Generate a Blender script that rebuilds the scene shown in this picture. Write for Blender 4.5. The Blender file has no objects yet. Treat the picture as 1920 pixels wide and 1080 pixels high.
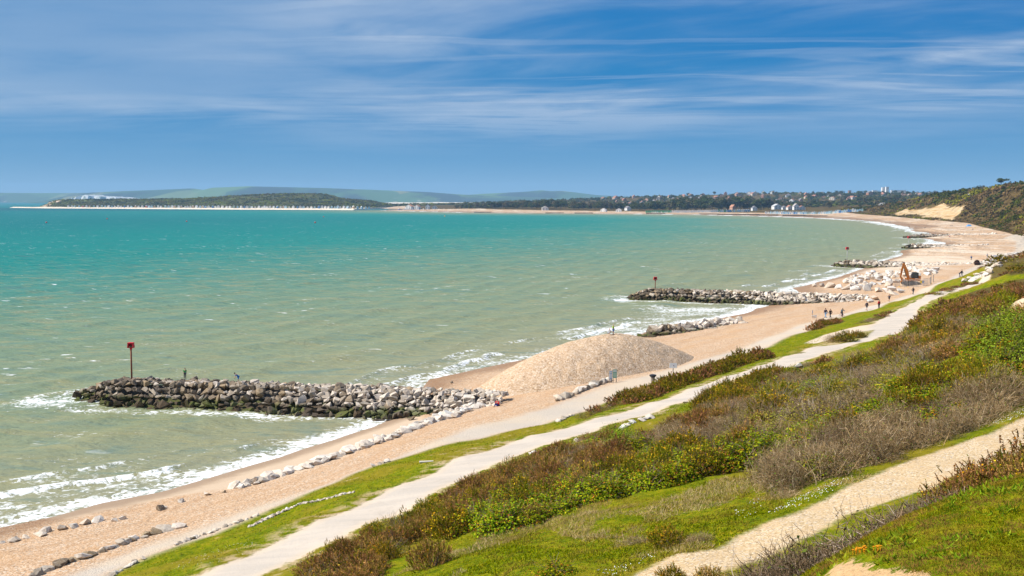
import bpy, bmesh, math, random
import numpy as np
from mathutils import Vector, Matrix

R = math.radians
random.seed(11)
rng = np.random.default_rng(11)
scene = bpy.context.scene
COL = scene.collection

# ------------------------------------------------------------------ camera
EYE = 25.0                                   # metres above the sea
FPX, HOR = 2059.0, 376.5                     # focal length and horizon row, in 1920x1080 pixels
PITCH = math.atan((540 - HOR) / FPX)
cam_d = bpy.data.cameras.new('camera')
cam_d.sensor_width = 36.0
cam_d.lens = FPX / 1920 * 36.0
cam_d.clip_start, cam_d.clip_end = 0.5, 90000.0
cam = bpy.data.objects.new('camera', cam_d)
COL.objects.link(cam)
cam.location = (0, 0, EYE)
cam.rotation_euler = (math.pi / 2 - PITCH, 0, 0)
scene.camera = cam

# ------------------------------------------------------------------ sun, sky, exposure
SUN_DIR = Vector((-0.68, -0.07, 0.73)).normalized()          # towards the sun
SUN_ELEV = math.asin(SUN_DIR.z)
SUN_AZ = math.atan2(SUN_DIR.x, SUN_DIR.y)                   # clockwise from +Y
sun_d = bpy.data.lights.new('sun', 'SUN')
sun_d.energy = 5.0
sun_d.angle = R(0.53)
sun_d.color = (1.0, 0.945, 0.86)
sun = bpy.data.objects.new('sun', sun_d)
COL.objects.link(sun)
sun.rotation_euler = SUN_DIR.to_track_quat('Z', 'Y').to_euler()

scene.view_settings.view_transform = 'Standard'
scene.view_settings.look = 'None'
scene.view_settings.gamma = 1.0
scene.view_settings.use_curve_mapping = False
scene.view_settings.exposure = 0.52
scene.render.engine = 'CYCLES'
scene.cycles.use_denoising = True
scene.cycles.max_bounces = 6
scene.cycles.diffuse_bounces = 3
scene.cycles.glossy_bounces = 2
scene.cycles.transmission_bounces = 3
scene.cycles.transparent_max_bounces = 6
scene.cycles.volume_bounces = 0
scene.cycles.caustics_reflective = False
scene.cycles.caustics_refractive = False


class NT:
    """small helper to write node trees"""
    def __init__(self, tree):
        self.t = tree
        tree.nodes.clear()

    def n(self, kind, ins=None, **props):
        nd = self.t.nodes.new(kind)
        for k, v in props.items():
            setattr(nd, k, v)
        for k, v in (ins or {}).items():
            self.put(nd.inputs[k], v)
        return nd

    def put(self, sock, v):
        if isinstance(v, bpy.types.NodeSocket):
            self.t.links.new(v, sock)
        elif isinstance(v, (tuple, list)) and len(v) == 3 and sock.type == 'RGBA':
            sock.default_value = (*v, 1.0)
        else:
            sock.default_value = v

    def m(self, op, a, b=0.0, c=0.0, clamp=False):
        nd = self.n('ShaderNodeMath', {0: a, 1: b, 2: c}, operation=op)
        nd.use_clamp = clamp
        return nd.outputs[0]

    def mix(self, f, a, b, blend='MIX'):
        nd = self.n('ShaderNodeMix', data_type='RGBA', blend_type=blend)
        nd.clamp_factor = True
        self.put(nd.inputs[0], f)
        self.put(nd.inputs[6], a)
        self.put(nd.inputs[7], b)
        return nd.outputs[2]

    def attr(self, name, out='Fac', kind='GEOMETRY'):
        return self.n('ShaderNodeAttribute', attribute_name=name, attribute_type=kind).outputs[out]

    def noise(self, vec, scale, detail=4.0, rough=0.55, dist=0.0, out='Fac'):
        return self.n('ShaderNodeTexNoise', {'Vector': vec, 'Scale': scale, 'Detail': detail, 'Roughness': rough, 'Distortion': dist}).outputs[out]

    def voro(self, vec, scale, out='Distance', feature='F1', rnd=1.0):
        return self.n('ShaderNodeTexVoronoi', {'Vector': vec, 'Scale': scale, 'Randomness': rnd}, feature=feature).outputs[out]

    def step(self, v, a, b):
        """smooth 0 to 1 as v goes from a to b"""
        nd = self.n('ShaderNodeMapRange', {'Value': v, 'From Min': a, 'From Max': b}, interpolation_type='SMOOTHSTEP')
        return nd.outputs[0]

    def ramp(self, v, stops):
        nd = self.n('ShaderNodeValToRGB', {'Fac': v})
        e = nd.color_ramp.elements
        while len(e) < len(stops):
            e.new(0.5)
        for el, (p, c) in zip(e, stops):
            el.position = p
            el.color = (*c, 1.0) if len(c) == 3 else c
        return nd.outputs[0]

    def scale(self, vec, s):
        return self.n('ShaderNodeVectorMath', {0: vec, 1: s}, operation='MULTIPLY').outputs[0]

    def pos(self):
        return self.n('ShaderNodeNewGeometry').outputs['Position']

    def bump(self, h, strength=0.5, dist=0.1, normal=None):
        nd = self.n('ShaderNodeBump', {'Height': h, 'Strength': strength, 'Distance': dist})
        if normal is not None:
            self.put(nd.inputs['Normal'], normal)
        return nd.outputs[0]

    def surf(self, shader):
        o = self.n('ShaderNodeOutputMaterial')
        self.t.links.new(shader, o.inputs['Surface'])

    def principled(self, color, rough=0.9, spec=0.25, normal=None, metal=0.0):
        nd = self.n('ShaderNodeBsdfPrincipled', {'Base Color': color, 'Roughness': rough, 'Specular IOR Level': spec, 'Metallic': metal})
        if normal is not None:
            self.put(nd.inputs['Normal'], normal)
        return nd.outputs[0]


# sky: Nishita, with thin cirrus laid on a high flat layer of air
world = bpy.data.worlds.new('World')
scene.world = world
world.use_nodes = True
T = NT(world.node_tree)
inc = T.n('ShaderNodeTexCoord').outputs['Generated']
sep = T.n('ShaderNodeSeparateXYZ', {0: inc})
dz = T.m('MAXIMUM', sep.outputs[2], 0.0)
lift = T.m('ADD', T.m('MULTIPLY', dz, 3.6), 0.075)
look = T.n('ShaderNodeCombineXYZ', {0: sep.outputs[0], 1: sep.outputs[1], 2: lift}).outputs[0]
look = T.n('ShaderNodeVectorMath', {0: look}, operation='NORMALIZE').outputs[0]
nish = T.n('ShaderNodeTexSky', {'Vector': look}, sky_type='NISHITA', sun_disc=False)
nish.sun_disc = False
nish.sun_elevation = SUN_ELEV
nish.sun_rotation = SUN_AZ
nish.altitude = 600
nish.air_density = 1.0
nish.dust_density = 0.25
nish.ozone_density = 3.0
SKY_STRENGTH = 0.104
# a clear April sky seen through a polariser: deeper and bluer than Nishita's, the same all round
graded = T.mix(1.0, nish.outputs[0], (0.52, 0.90, 0.92), 'MULTIPLY')
ch = T.n('ShaderNodeSeparateColor', {0: graded})
GK = 0.157
red_ = T.m('MULTIPLY', T.m('MAXIMUM', T.m('SUBTRACT', ch.outputs[0], 0.080 / GK), 0.004 / GK), 1.30)
grn_ = T.m('MULTIPLY', T.m('POWER', T.m('MULTIPLY', ch.outputs[1], GK), 0.70), 0.575 / GK)
blu_ = T.m('MULTIPLY', T.m('POWER', T.m('MULTIPLY', ch.outputs[2], GK), 0.22), 0.645 / GK)
blue = T.n('ShaderNodeCombineColor', {0: red_, 1: grn_, 2: blu_}).outputs[0]
inv = T.m('DIVIDE', 1.0, T.m('ADD', dz, 0.045))
plane = T.n('ShaderNodeCombineXYZ', {0: T.m('MULTIPLY', sep.outputs[0], inv), 1: T.m('MULTIPLY', sep.outputs[1], inv), 2: 0.0}).outputs[0]
warp = T.noise(plane, 0.35, 3.0, 0.5, out='Color')
plane2 = T.n('ShaderNodeVectorMath', {0: warp, 1: (1.1, 1.1, 0.0), 2: plane}, operation='MULTIPLY_ADD').outputs[0]
rot = T.n('ShaderNodeMapping', {'Vector': plane2, 'Rotation': (0, 0, R(36)), 'Scale': (0.60, 0.80, 1.0), 'Location': (7.7, 4.3, 0)}).outputs[0]
big = T.noise(rot, 0.40, 6.0, 0.58, 0.5)
fine = T.noise(T.scale(rot, (0.8, 1.0, 1.0)), 1.1, 6.0, 0.55, 1.6)
dens = T.m('ADD', T.m('MULTIPLY', big, 1.15), T.m('MULTIPLY', fine, 0.45))
cl = T.step(dens, 0.55, 1.00)
gate = T.noise(plane2, 0.16, 3.0, 0.5)
cl = T.m('MULTIPLY', cl, T.m('ADD', 0.45, T.m('MULTIPLY', T.step(gate, 0.40, 0.62), 0.75)))
fib = T.n('ShaderNodeMapping', {'Vector': plane2, 'Rotation': (0, 0, R(52)), 'Scale': (0.16, 1.15, 1.0), 'Location': (1.1, 5.2, 0)}).outputs[0]
fibre = T.m('ABSOLUTE', T.m('SUBTRACT', T.noise(fib, 1.0, 6.0, 0.62, 0.8), 0.5))
cl = T.m('ADD', cl, T.m('MULTIPLY', T.m('MULTIPLY', T.step(fibre, 0.075, 0.0), T.step(gate, 0.42, 0.60)), 0.38), clamp=True)
cl = T.m('MULTIPLY', cl, T.step(dz, 0.030, 0.095))
cl = T.m('MULTIPLY', cl, 0.76)
cloud_col = T.n('ShaderNodeRGB').outputs[0]
cloud_col.default_value = (3.5, 4.15, 5.15, 1)
skyc = T.mix(cl, blue, cloud_col)
bg = T.n('ShaderNodeBackground', {'Color': skyc, 'Strength': SKY_STRENGTH})
wo = T.n('ShaderNodeOutputWorld')
world.node_tree.links.new(bg.outputs[0], wo.inputs['Surface'])

# ------------------------------------------------------------------ helpers for the layout
CP, SP = math.cos(PITCH), math.sin(PITCH)


def ray(px, py):
    u, v = (px - 960) / FPX, (540 - py) / FPX
    return np.array((u, CP + v * SP, -SP + v * CP))


def at_z(px, py, z):
    """the point at height z that the photograph shows at (px, py)"""
    d = ray(px, py)
    t = (z - EYE) / d[2]
    return np.array((d[0] * t, d[1] * t, z))


def at_d(px, py, dist):
    """the point dist metres out that the photograph shows at (px, py)"""
    d = ray(px, py)
    return np.array((d[0] / d[1] * dist, dist, EYE + d[2] / d[1] * dist))


def hash2(ix, iy, seed):
    h = (ix.astype(np.int64) * 374761393 + iy.astype(np.int64) * 668265263 + seed * 974634777) & 0x7fffffff
    h = ((h ^ (h >> 13)) * 1274126177) & 0x7fffffff
    return ((h ^ (h >> 16)) & 0xffffff) / float(0xffffff)


def vnoise(x, y, seed=0):
    ix, iy = np.floor(x), np.floor(y)
    fx, fy = x - ix, y - iy
    fx, fy = fx * fx * (3 - 2 * fx), fy * fy * (3 - 2 * fy)
    a, b = hash2(ix, iy, seed), hash2(ix + 1, iy, seed)
    c, d = hash2(ix, iy + 1, seed), hash2(ix + 1, iy + 1, seed)
    return (a + (b - a) * fx) * (1 - fy) + (c + (d - c) * fx) * fy


def fbm(x, y, octaves=4, seed=0):
    v, amp, tot = 0.0, 1.0, 0.0
    for o in range(octaves):
        v = v + amp * vnoise(x * 2 ** o + 17.3 * o, y * 2 ** o - 9.1 * o, seed + o)
        tot += amp
        amp *= 0.5
    return v / tot


def link(o, parent=None, loc=None):
    COL.objects.link(o)
    if parent is not None:
        o.parent = parent
    if loc is not None:
        o.location = loc
    return o


def tag(o, label=None, cat=None, group=None, kind=None):
    if label: o['label'] = label
    if cat: o['category'] = cat
    if group: o['group'] = group
    if kind: o['kind'] = kind
    return o


def mesh_np(name, verts, faces, mats, smooth=False, colors=None, attrs=None, mat_index=None):
    """a mesh from numpy arrays; faces is an (M, 3) or (M, 4) array"""
    verts = np.asarray(verts, dtype=np.float32)
    faces = np.asarray(faces, dtype=np.int32)
    me = bpy.data.meshes.new(name)
    k = faces.shape[1]
    me.vertices.add(len(verts))
    me.vertices.foreach_set('co', verts.ravel())
    me.loops.add(faces.size)
    me.loops.foreach_set('vertex_index', faces.ravel())
    me.polygons.add(len(faces))
    me.polygons.foreach_set('loop_start', np.arange(0, faces.size, k, dtype=np.int32))
    for m in (mats if isinstance(mats, (list, tuple)) else [mats]):
        me.materials.append(m)
    if mat_index is not None:
        me.polygons.foreach_set('material_index', np.asarray(mat_index, dtype=np.int32))
    me.update(calc_edges=True)
    me.polygons.foreach_set('use_smooth', np.full(len(faces), bool(smooth)))
    if colors is not None:
        ca = me.color_attributes.new('tint', 'FLOAT_COLOR', 'POINT')
        c4 = np.ones((len(verts), 4), dtype=np.float32)
        c4[:, :3] = colors
        ca.data.foreach_set('color', c4.ravel())
    for nm, arr in (attrs or {}).items():
        a = me.attributes.new(nm, 'FLOAT', 'POINT')
        a.data.foreach_set('value', np.asarray(arr, dtype=np.float32))
    return me


def obj(name, me, parent=None, loc=None, rotz=None):
    o = bpy.data.objects.new(name, me)
    link(o, parent, loc)
    if rotz is not None:
        o.rotation_euler = (0, 0, rotz)
    return o


def empty(name, loc=(0, 0, 0), rotz=0.0):
    o = bpy.data.objects.new(name, None)
    link(o, None, loc)
    o.rotation_euler = (0, 0, rotz)
    o.empty_display_size = 0.3
    return o


class MB:
    """collects boxes, tubes and prisms into one mesh"""
    def __init__(self):
        self.v, self.f = [], []

    def add(self, v, f):
        b = len(self.v)
        self.v += [tuple(p) for p in v]
        self.f += [tuple(i + b for i in q) for q in f]
        return self

    def box(self, c, s, rot=None):
        hx, hy, hz = s[0] / 2, s[1] / 2, s[2] / 2
        pts = [Vector((x * hx, y * hy, z * hz)) for z in (-1, 1) for x, y in ((-1, -1), (1, -1), (1, 1), (-1, 1))]
        if rot is not None:
            pts = [rot @ p for p in pts]
        c = Vector(c)
        return self.add([p + c for p in pts], [(3, 2, 1, 0), (4, 5, 6, 7), (0, 1, 5, 4), (1, 2, 6, 5), (2, 3, 7, 6), (3, 0, 4, 7)])

    def tube(self, pts, radii, n=6, caps=True):
        pts = [Vector(p) for p in pts]
        if not isinstance(radii, (list, tuple)):
            radii = [radii] * len(pts)
        vs, fs = [], []
        for i, p in enumerate(pts):
            d = (pts[min(i + 1, len(pts) - 1)] - pts[max(i - 1, 0)]).normalized()
            q = d.to_track_quat('Z', 'Y')
            for k in range(n):
                a = 2 * math.pi * k / n
                vs.append(p + q @ Vector((math.cos(a) * radii[i], math.sin(a) * radii[i], 0)))
        for i in range(len(pts) - 1):
            for k in range(n):
                k2 = (k + 1) % n
                fs.append((i * n + k, i * n + k2, (i + 1) * n + k2, (i + 1) * n + k))
        if caps:
            fs.append(tuple(range(n - 1, -1, -1)))
            fs.append(tuple((len(pts) - 1) * n + k for k in range(n)))
        return self.add(vs, fs)

    def prism(self, poly, axis_vec):
        """extrudes a planar polygon along a vector"""
        a = Vector(axis_vec)
        n = len(poly)
        vs = [Vector(p) for p in poly] + [Vector(p) + a for p in poly]
        fs = [tuple(range(n - 1, -1, -1)), tuple(range(n, 2 * n))]
        fs += [(i, (i + 1) % n, n + (i + 1) % n, n + i) for i in range(n)]
        return self.add(vs, fs)

    def mesh(self, name, mat, smooth=False):
        me = bpy.data.meshes.new(name)
        me.from_pydata(self.v, [], self.f)
        me.materials.append(mat)
        bm = bmesh.new()
        bm.from_mesh(me)
        bmesh.ops.recalc_face_normals(bm, faces=bm.faces)
        bm.to_mesh(me)
        bm.free()
        if smooth:
            me.polygons.foreach_set('use_smooth', [True] * len(me.polygons))
        return me

    def build(self, name, mat, parent=None, loc=None, smooth=False):
        return obj(name, self.mesh(name, mat, smooth), parent, loc)


def resample(pts, step):
    pts = np.asarray(pts, float)
    seg = np.linalg.norm(np.diff(pts, axis=0), axis=1)
    s = np.concatenate(([0], np.cumsum(seg)))
    n = max(2, int(s[-1] / step) + 1)
    q = np.linspace(0, s[-1], n)
    return np.stack([np.interp(q, s, pts[:, k]) for k in range(pts.shape[1])], 1)


def seg_dist(px, py, line, closed=False):
    """distance from points to a polyline"""
    line = np.asarray(line, float)
    a = line if closed else line[:-1]
    b = np.roll(line, -1, axis=0) if closed else line[1:]
    best = np.full(px.shape, 1e18)
    for (ax, ay), (bx, by) in zip(a[:, :2], b[:, :2]):
        dx, dy = bx - ax, by - ay
        l2 = dx * dx + dy * dy + 1e-12
        t = np.clip(((px - ax) * dx + (py - ay) * dy) / l2, 0, 1)
        best = np.minimum(best, (px - ax - t * dx) ** 2 + (py - ay - t * dy) ** 2)
    return np.sqrt(best)


def inside(px, py, poly):
    poly = np.asarray(poly, float)
    r = np.zeros(px.shape, bool)
    n = len(poly)
    for i in range(n):
        x1, y1 = poly[i][:2]
        x2, y2 = poly[(i + 1) % n][:2]
        if y1 == y2:
            continue
        c = ((y1 > py) != (y2 > py)) & (px < (x2 - x1) * (py - y1) / (y2 - y1) + x1)
        r ^= c
    return r


def sdf(px, py, poly):
    """distance to a polygon's edge, positive inside"""
    d = seg_dist(px, py, poly, True)
    return np.where(inside(px, py, poly), d, -d)


# ------------------------------------------------------------------ the lie of the land: traced lines with their heights
def line(pts, z):
    return np.array([at_z(p[0], p[1], p[2] if len(p) > 2 else z) for p in pts])


WATERLINE = line([(-500, 1130), (-250, 1058), (0, 988), (100, 968), (190, 942), (300, 922), (400, 893), (520, 858), (620, 826), (700, 800), (742, 781),
                  (800, 712), (900, 690), (950, 680), (1030, 660), (1210, 622), (1290, 604), (1370, 592), (1412, 579), (1440, 562), (1480, 540),
                  (1530, 529), (1580, 516), (1620, 502), (1660, 488), (1690, 478), (1722, 466), (1744, 452), (1722, 441), (1711, 434.5),
                  (1690, 428), (1652, 420), (1615, 414.5), (1540, 409.8), (1440, 406), (1300, 402.8), (1150, 401), (1000, 400), (870, 398.5)], 0.0)
WATERLINE = np.vstack([WATERLINE, [[-330, 2760, 0], [-300, 3050, 0], [600, 3300, 0]]])
LOW_SEA = line([(-120, 1178), (120, 1080), (230, 1038), (340, 1000), (480, 950), (640, 900), (760, 850), (870, 802), (960, 782), (1045, 757), (1145, 719),
                (1200, 706), (1290, 682), (1340, 667), (1440, 632), (1500, 608), (1560, 590), (1640, 572), (1700, 554), (1740, 540),
                (1780, 524), (1810, 506), (1836, 496)], 3.0)
LOW_LAND = line([(0, 1180), (200, 1078), (280, 1045), (400, 1003), (480, 973), (560, 930), (620, 905), (700, 872), (850, 832), (960, 812), (1060, 786), (1150, 752),
                 (1230, 722), (1330, 692), (1400, 667), (1440, 651), (1510, 623), (1560, 603), (1640, 585), (1690, 566), (1740, 549),
                 (1800, 526), (1832, 508), (1850, 502)], 3.2)
UP_LEFT = line([(180, 1185), (365, 1080), (480, 1029), (542, 997), (640, 957), (717, 920), (812, 885), (842, 861), (905, 845), (960, 825), (1085, 792), (1172, 767),
                (1232, 750), (1310, 722), (1385, 697), (1440, 678), (1527, 648, 6.0), (1600, 627, 6.1), (1672, 585, 6.3), (1710, 567, 6.5), (1740, 550, 6.7),
                (1802, 537, 7.0), (1875, 519, 7.2)], 5.9)
UP_RIGHT = line([(350, 1160), (507, 1078), (575, 1040), (640, 1015), (695, 982), (755, 962), (785, 950), (815, 927), (855, 907), (905, 885), (952, 866), (1010, 840),
                 (1055, 830), (1110, 812), (1135, 800), (1197, 785), (1235, 772), (1247, 765), (1287, 755), (1325, 740), (1340, 725),
                 (1397, 705), (1440, 688), (1477, 690), (1540, 667), (1590, 652), (1690, 625, 6.2), (1720, 602, 6.3), (1722, 580, 6.5),
                 (1745, 567, 6.7), (1782, 550, 6.9), (1840, 535, 7.1), (1876, 520, 7.2)], 6.1)
NEAR_LEFT = line([(1080, 1120, 12.6), (1167, 1078, 12.7), (1260, 1040, 12.8), (1350, 1025, 12.9), (1385, 1000, 13.0), (1440, 978, 13.1), (1515, 950, 13.2),
                  (1590, 910, 13.4), (1665, 877, 13.5), (1765, 842, 13.7), (1850, 812, 13.9), (1930, 778, 14.0), (2060, 735, 14.2)], 13)
NEAR_RIGHT = line([(1230, 1140, 12.7), (1300, 1092, 12.8), (1400, 1060, 12.9), (1440, 1045, 13.0), (1527, 1010, 13.2), (1580, 970, 13.3), (1670, 945, 13.5),
                   (1760, 912, 13.7), (1850, 875, 13.9), (1930, 842, 14.0), (2060, 790, 14.2)], 13)
MOUND_EDGE = line([(1500, 1150, 21.3), (1558, 1082, 21.5), (1575, 1055, 21.5), (1605, 1020, 21.6), (1650, 990, 21.6), (1700, 965, 21.7), (1780, 932, 21.8), (1850, 908, 21.9), (1935, 885, 22.0)], 21.5)
SPOT = np.array([
    *(at_z(*p) for p in [(1920, 700, 15), (1920, 640, 15.6), (1920, 562, 15.4), (1920, 500, 13.6), (1920, 479, 12.6), (1870, 489, 11.6), (1845, 498, 9.5),
                         (1700, 700, 10.8), (1700, 640, 8.4), (1735, 612, 7.2), (1850, 600, 12.8), (1870, 540, 10.5), (1800, 570, 9.2), (1920, 530, 14.4),
                         (1790, 640, 11.2), (1600, 720, 9.0), (1480, 740, 8.0), (1780, 900, 14.0),
                         (1860, 470, 3.2), (1800, 460, 3.0), (1760, 480, 2.4), (1900, 463, 3.2),
                         (1700, 520, 2.4), (1760, 500, 2.6), (1800, 440, 2.4), (1760, 428, 1.9), (1560, 400.6, 2.0), (1440, 399.6, 1.8), (1300, 398.2, 1.8), (1150, 396.5, 1.8), (1000, 394.8, 1.8), (900, 393.8, 1.8)]),
    *(at_d(*p) for p in [(1660, 384, 1950), (1600, 391, 2150), (1500, 392, 2300),
                         (1380, 391, 2500), (1200, 391, 2650), (1000, 391, 2750), (900, 391, 2800),
                         (1800, 362, 2800), (1750, 363, 4200), (1600, 363, 4200), (1440, 363, 4200), (1300, 367, 4200), (1100, 374, 4200), (900, 379.6, 4200), (1900, 362, 4300),
                         (1750, 363, 6000), (1440, 366, 6000), (1100, 378, 6000), (2200, 360, 4500), (2200, 360, 7000),
                         (1600, 384, 3000), (1440, 385, 3000), (1250, 386, 3100), (1080, 387, 3100), (1000, 385.5, 3600)]),
    (140, 300, 6.0), (162, 350, 4.2), (215, 470, 3.4), (250, 520, 3.4), (150, 250, 16), (240, 400, 15), (330, 550, 17), (215, 300, 16), (280, 430, 9.0), (300, 500, 6.5),
    # the slope between the near path and the cliff edge, and the clifftop itself
    (2.8, 12, 20.2), (2.3, 14, 19.2), (4.2, 14, 20.1), (5.2, 16, 19.6), (3.5, 18, 17.5), (6.5, 20, 18.5), (5.5, 24, 16.2), (8, 29, 14.5), (8.2, 18.5, 19.8), (12, 27, 16.6), (10.5, 16.5, 20.9), (1.2, 12.6, 19.0), (0.6, 16, 17.2), (15, 21, 20.5), (17, 30, 17.2), (22, 22, 21.0), (26, 34, 17),
    (3.6, 9.0, 21.95), (5, 9.5, 22.05), (4.5, 7.6, 22.15), (7, 9.5, 22.15), (7, 12, 22.1), (9, 11, 22.2), (9, 14, 22.0), (2.4, 8.2, 21.7), (1.2, 9.5, 19.6), (0, 9, 18.5), (1.2, 6.5, 21.8), (-1.6, 6.2, 19.5), (-6, 12, 15), (0, 3, 22.5), (3, 5, 22.4), (6, 4, 22.6), (12, 8, 22.5), (0, 0, 23.2), (6, -4, 23.5), (-6, 0, 21.5), (-14, 4, 15),
    (18, 5, 23.5), (30, 10, 23.6), (40, 25, 21), (20, -20, 24), (-6, -20, 23), (-25, -10, 14), (40, 40, 16), (60, 40, 18), (70, 80, 17), (90, 130, 17), (120, 170, 17), (-20, 30, 7.2), (-12, 30, 10), (-30, 20, 7), (-4, 22, 13),
], float)
far_base = resample(np.array([(155, 335, 3.3), (205, 440, 3.4), (245, 505, 3.5)] + [tuple(at_z(px, py, 3.0)) for px, py in ((1935, 446), (1905, 436), (1880, 431), (1850, 424.5), (1827, 418), (1790, 415), (1740, 411), (1677, 405.5), (1615, 401.2))]), 14)
tn = np.gradient(far_base[:, :2], axis=0)
tn = np.stack([-tn[:, 1], tn[:, 0]], 1) / np.linalg.norm(tn, axis=1)[:, None]
toe = far_base.copy()
toe[:, :2] += tn * 10
toe[:, 2] -= .25
rise = far_base.copy()
rise[:, :2] -= tn * 30
rise[:, 2] += np.interp(np.arange(len(rise)), [0, len(rise) * .12, len(rise) * .24, len(rise) * .75, len(rise) - 1], [1.5, 4, 14, 13, 1.0])
far_top = resample(np.array([at_d(*p) for p in ((2100, 343, 850), (2000, 343, 950), (1920, 345, 1120), (1888, 347.5, 1200), (1850, 352.5, 1290), (1780, 359.5, 1480), (1720, 369, 1720), (1690, 377, 1850))]), 40)
far_top[:, 2] -= 3.0
inland = np.vstack([far_top + np.array((130, 20, -1.5)), far_top + np.array((420, 120, -4.0))])
edge_out = []
for (ex, ey, ez) in resample(MOUND_EDGE, .5):
    edge_out += [(ex - .28, ey + .40, ez - .42), (ex - .6, ey + .9, ez - .85)]
deep = []
nrm = np.gradient(WATERLINE[:, :2], axis=0)
nrm = np.stack([-nrm[:, 1], nrm[:, 0]], 1) / np.linalg.norm(nrm, axis=1)[:, None]
for (wx, wy, _), (nx, ny) in zip(WATERLINE[:36], nrm[:36]):
    for off, zz in ((7, -0.75), (25, -2.2), (80, -4.5)):
        deep.append((wx + nx * off, wy + ny * off, zz))
deep += [(-400, 100, -7), (-400, 600, -8), (-200, 300, -7), (-600, 1500, -9), (0, 1000, -8), (-1500, 2400, -9), (100, 1600, -8), (-900, 2800, -9), (-700, 3500, -6), (-600, 5000, -6), (-2500, 6000, -8), (-200, 7000, -6), (-3000, 3000, -9)]
pts = np.vstack([WATERLINE, np.array(deep), resample(LOW_SEA[:14], 8), LOW_SEA[14:], resample(LOW_LAND[:14], 8), LOW_LAND[14:], resample(UP_LEFT, 9), resample(UP_RIGHT, 9),
                 resample(NEAR_LEFT, 5), resample(NEAR_RIGHT, 5), resample(MOUND_EDGE, .6), np.array(edge_out), far_base, toe, rise, far_top, inland, SPOT])
keep = []
cell = set()
for i, p in enumerate(pts):
    k = (round(p[0] / 0.35), round(p[1] / 0.35))
    if k not in cell:
        cell.add(k)
        keep.append(i)
CTRL = pts[keep]
NC = len(CTRL)
A = np.zeros((NC + 1, NC + 1))
A[:NC, :NC] = -np.sqrt(((CTRL[:, None, :2] - CTRL[None, :, :2]) ** 2).sum(2))
A[:NC, :NC] -= np.eye(NC) * 0.02
A[:NC, NC] = A[NC, :NC] = 1
WGT = np.linalg.solve(A, np.append(CTRL[:, 2], 0.0))


def lay(x, y):
    """height of the smooth ground"""
    x, y = np.atleast_1d(np.asarray(x, float)), np.atleast_1d(np.asarray(y, float))
    shp = x.shape
    x, y = x.ravel(), y.ravel()
    out = np.empty(len(x))
    c = CTRL[:, :2].astype(np.float32)
    w = WGT[:NC].astype(np.float32)
    for i in range(0, len(x), 20000):
        X, Y = x[i:i + 20000].astype(np.float32), y[i:i + 20000].astype(np.float32)
        d = np.sqrt((X[:, None] - c[None, :, 0]) ** 2 + (Y[:, None] - c[None, :, 1]) ** 2)
        out[i:i + 20000] = -(d @ w) + WGT[NC]
    return out.reshape(shp)


# heap of shingle on the beach
HEAP_AX = (at_z(962, 716, 2.6)[:2], at_z(1262, 664, 2.6)[:2])


def hit(px, py):
    """where the line of sight through a photograph pixel meets the smooth ground"""
    d = ray(px, py)
    t = np.exp(np.linspace(math.log(5.0), math.log(6000.0), 900)) / d[1]
    x, y, z = d[0] * t, d[1] * t, EYE + d[2] * t
    below = np.nonzero(z < lay(x, y))[0]
    i = below[0] if len(below) else len(t) - 1
    a, b = t[max(i - 1, 0)], t[i]
    for _ in range(14):
        m = 0.5 * (a + b)
        if EYE + d[2] * m < lay(d[0] * m, d[1] * m)[0]:
            b = m
        else:
            a = m
    return np.array((d[0] * b, d[1] * b, EYE + d[2] * b))


def hits(pts):
    return np.array([hit(*p) for p in pts])


UPPER_POLY = np.vstack([UP_LEFT, UP_RIGHT[::-1]])[:, :2]
LOWER_POLY = np.vstack([LOW_SEA, LOW_LAND[::-1]])[:, :2]
NEAR_POLY = np.vstack([NEAR_LEFT, NEAR_RIGHT[::-1]])[:, :2]
BRANCH_POLY = hits([(1508, 643), (1545, 628), (1590, 616), (1640, 607), (1675, 594), (1690, 606), (1650, 618), (1610, 624), (1570, 636), (1530, 644)])[:, :2]
ISLE_POLY = hits([(1535, 650), (1560, 634), (1600, 624), (1640, 618), (1625, 632), (1600, 641), (1570, 646)])[:, :2]
PROM_FAR = hits([(1836, 497), (1875, 481), (1905, 470), (1905, 452), (1880, 447), (1900, 440), (1940, 436), (1940, 470), (1900, 482), (1850, 504)])[:, :2]
far_edge = [at_z(1836, 497, 3.1)] + [tuple(p[:2] + q * 5) for p, q in zip(far_base, tn)] + [at_z(1560, 400.4, 2.0), at_z(1440, 399.4, 1.8), at_z(1300, 398, 1.8), at_z(1150, 396.3, 1.8), at_z(1000, 394.6, 1.8), at_z(900, 393.6, 1.8)]
LAND_POLY = np.array([tuple(p)[:2] for p in list(LOW_LAND[:-2]) + far_edge] + [(-330, 3100), (-330, 4200), (-700, 9000), (9000, 9000), (9000, -200), (-80, -200), (-80, -10)])
CLIFF_POLY = np.array([p[:2] for p in hits([(1674, 402), (1690, 396), (1710, 391.5), (1740, 387), (1762, 382), (1790, 381.5), (1815, 384), (1806, 392), (1797, 402), (1788, 411), (1770, 411.5), (1750, 408.5), (1722, 404), (1695, 402.5)])])
SAND_POLY = hits([(60, 972), (190, 938), (300, 918), (400, 890), (520, 855), (620, 824), (700, 798), (745, 778), (790, 782), (800, 792), (720, 828), (640, 858), (560, 885), (490, 905), (430, 915), (330, 930), (230, 950), (130, 975)])[:, :2]
EARTH_POLY = hits([(1540, 1100), (1555, 1078), (1565, 1062), (1590, 1056), (1640, 1066), (1690, 1072), (1730, 1080), (1760, 1096), (1760, 1110)])[:, :2]
BARE_POLY = hits([(1875, 584), (1900, 566), (1930, 556), (1930, 582), (1900, 592)])[:, :2]


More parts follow.
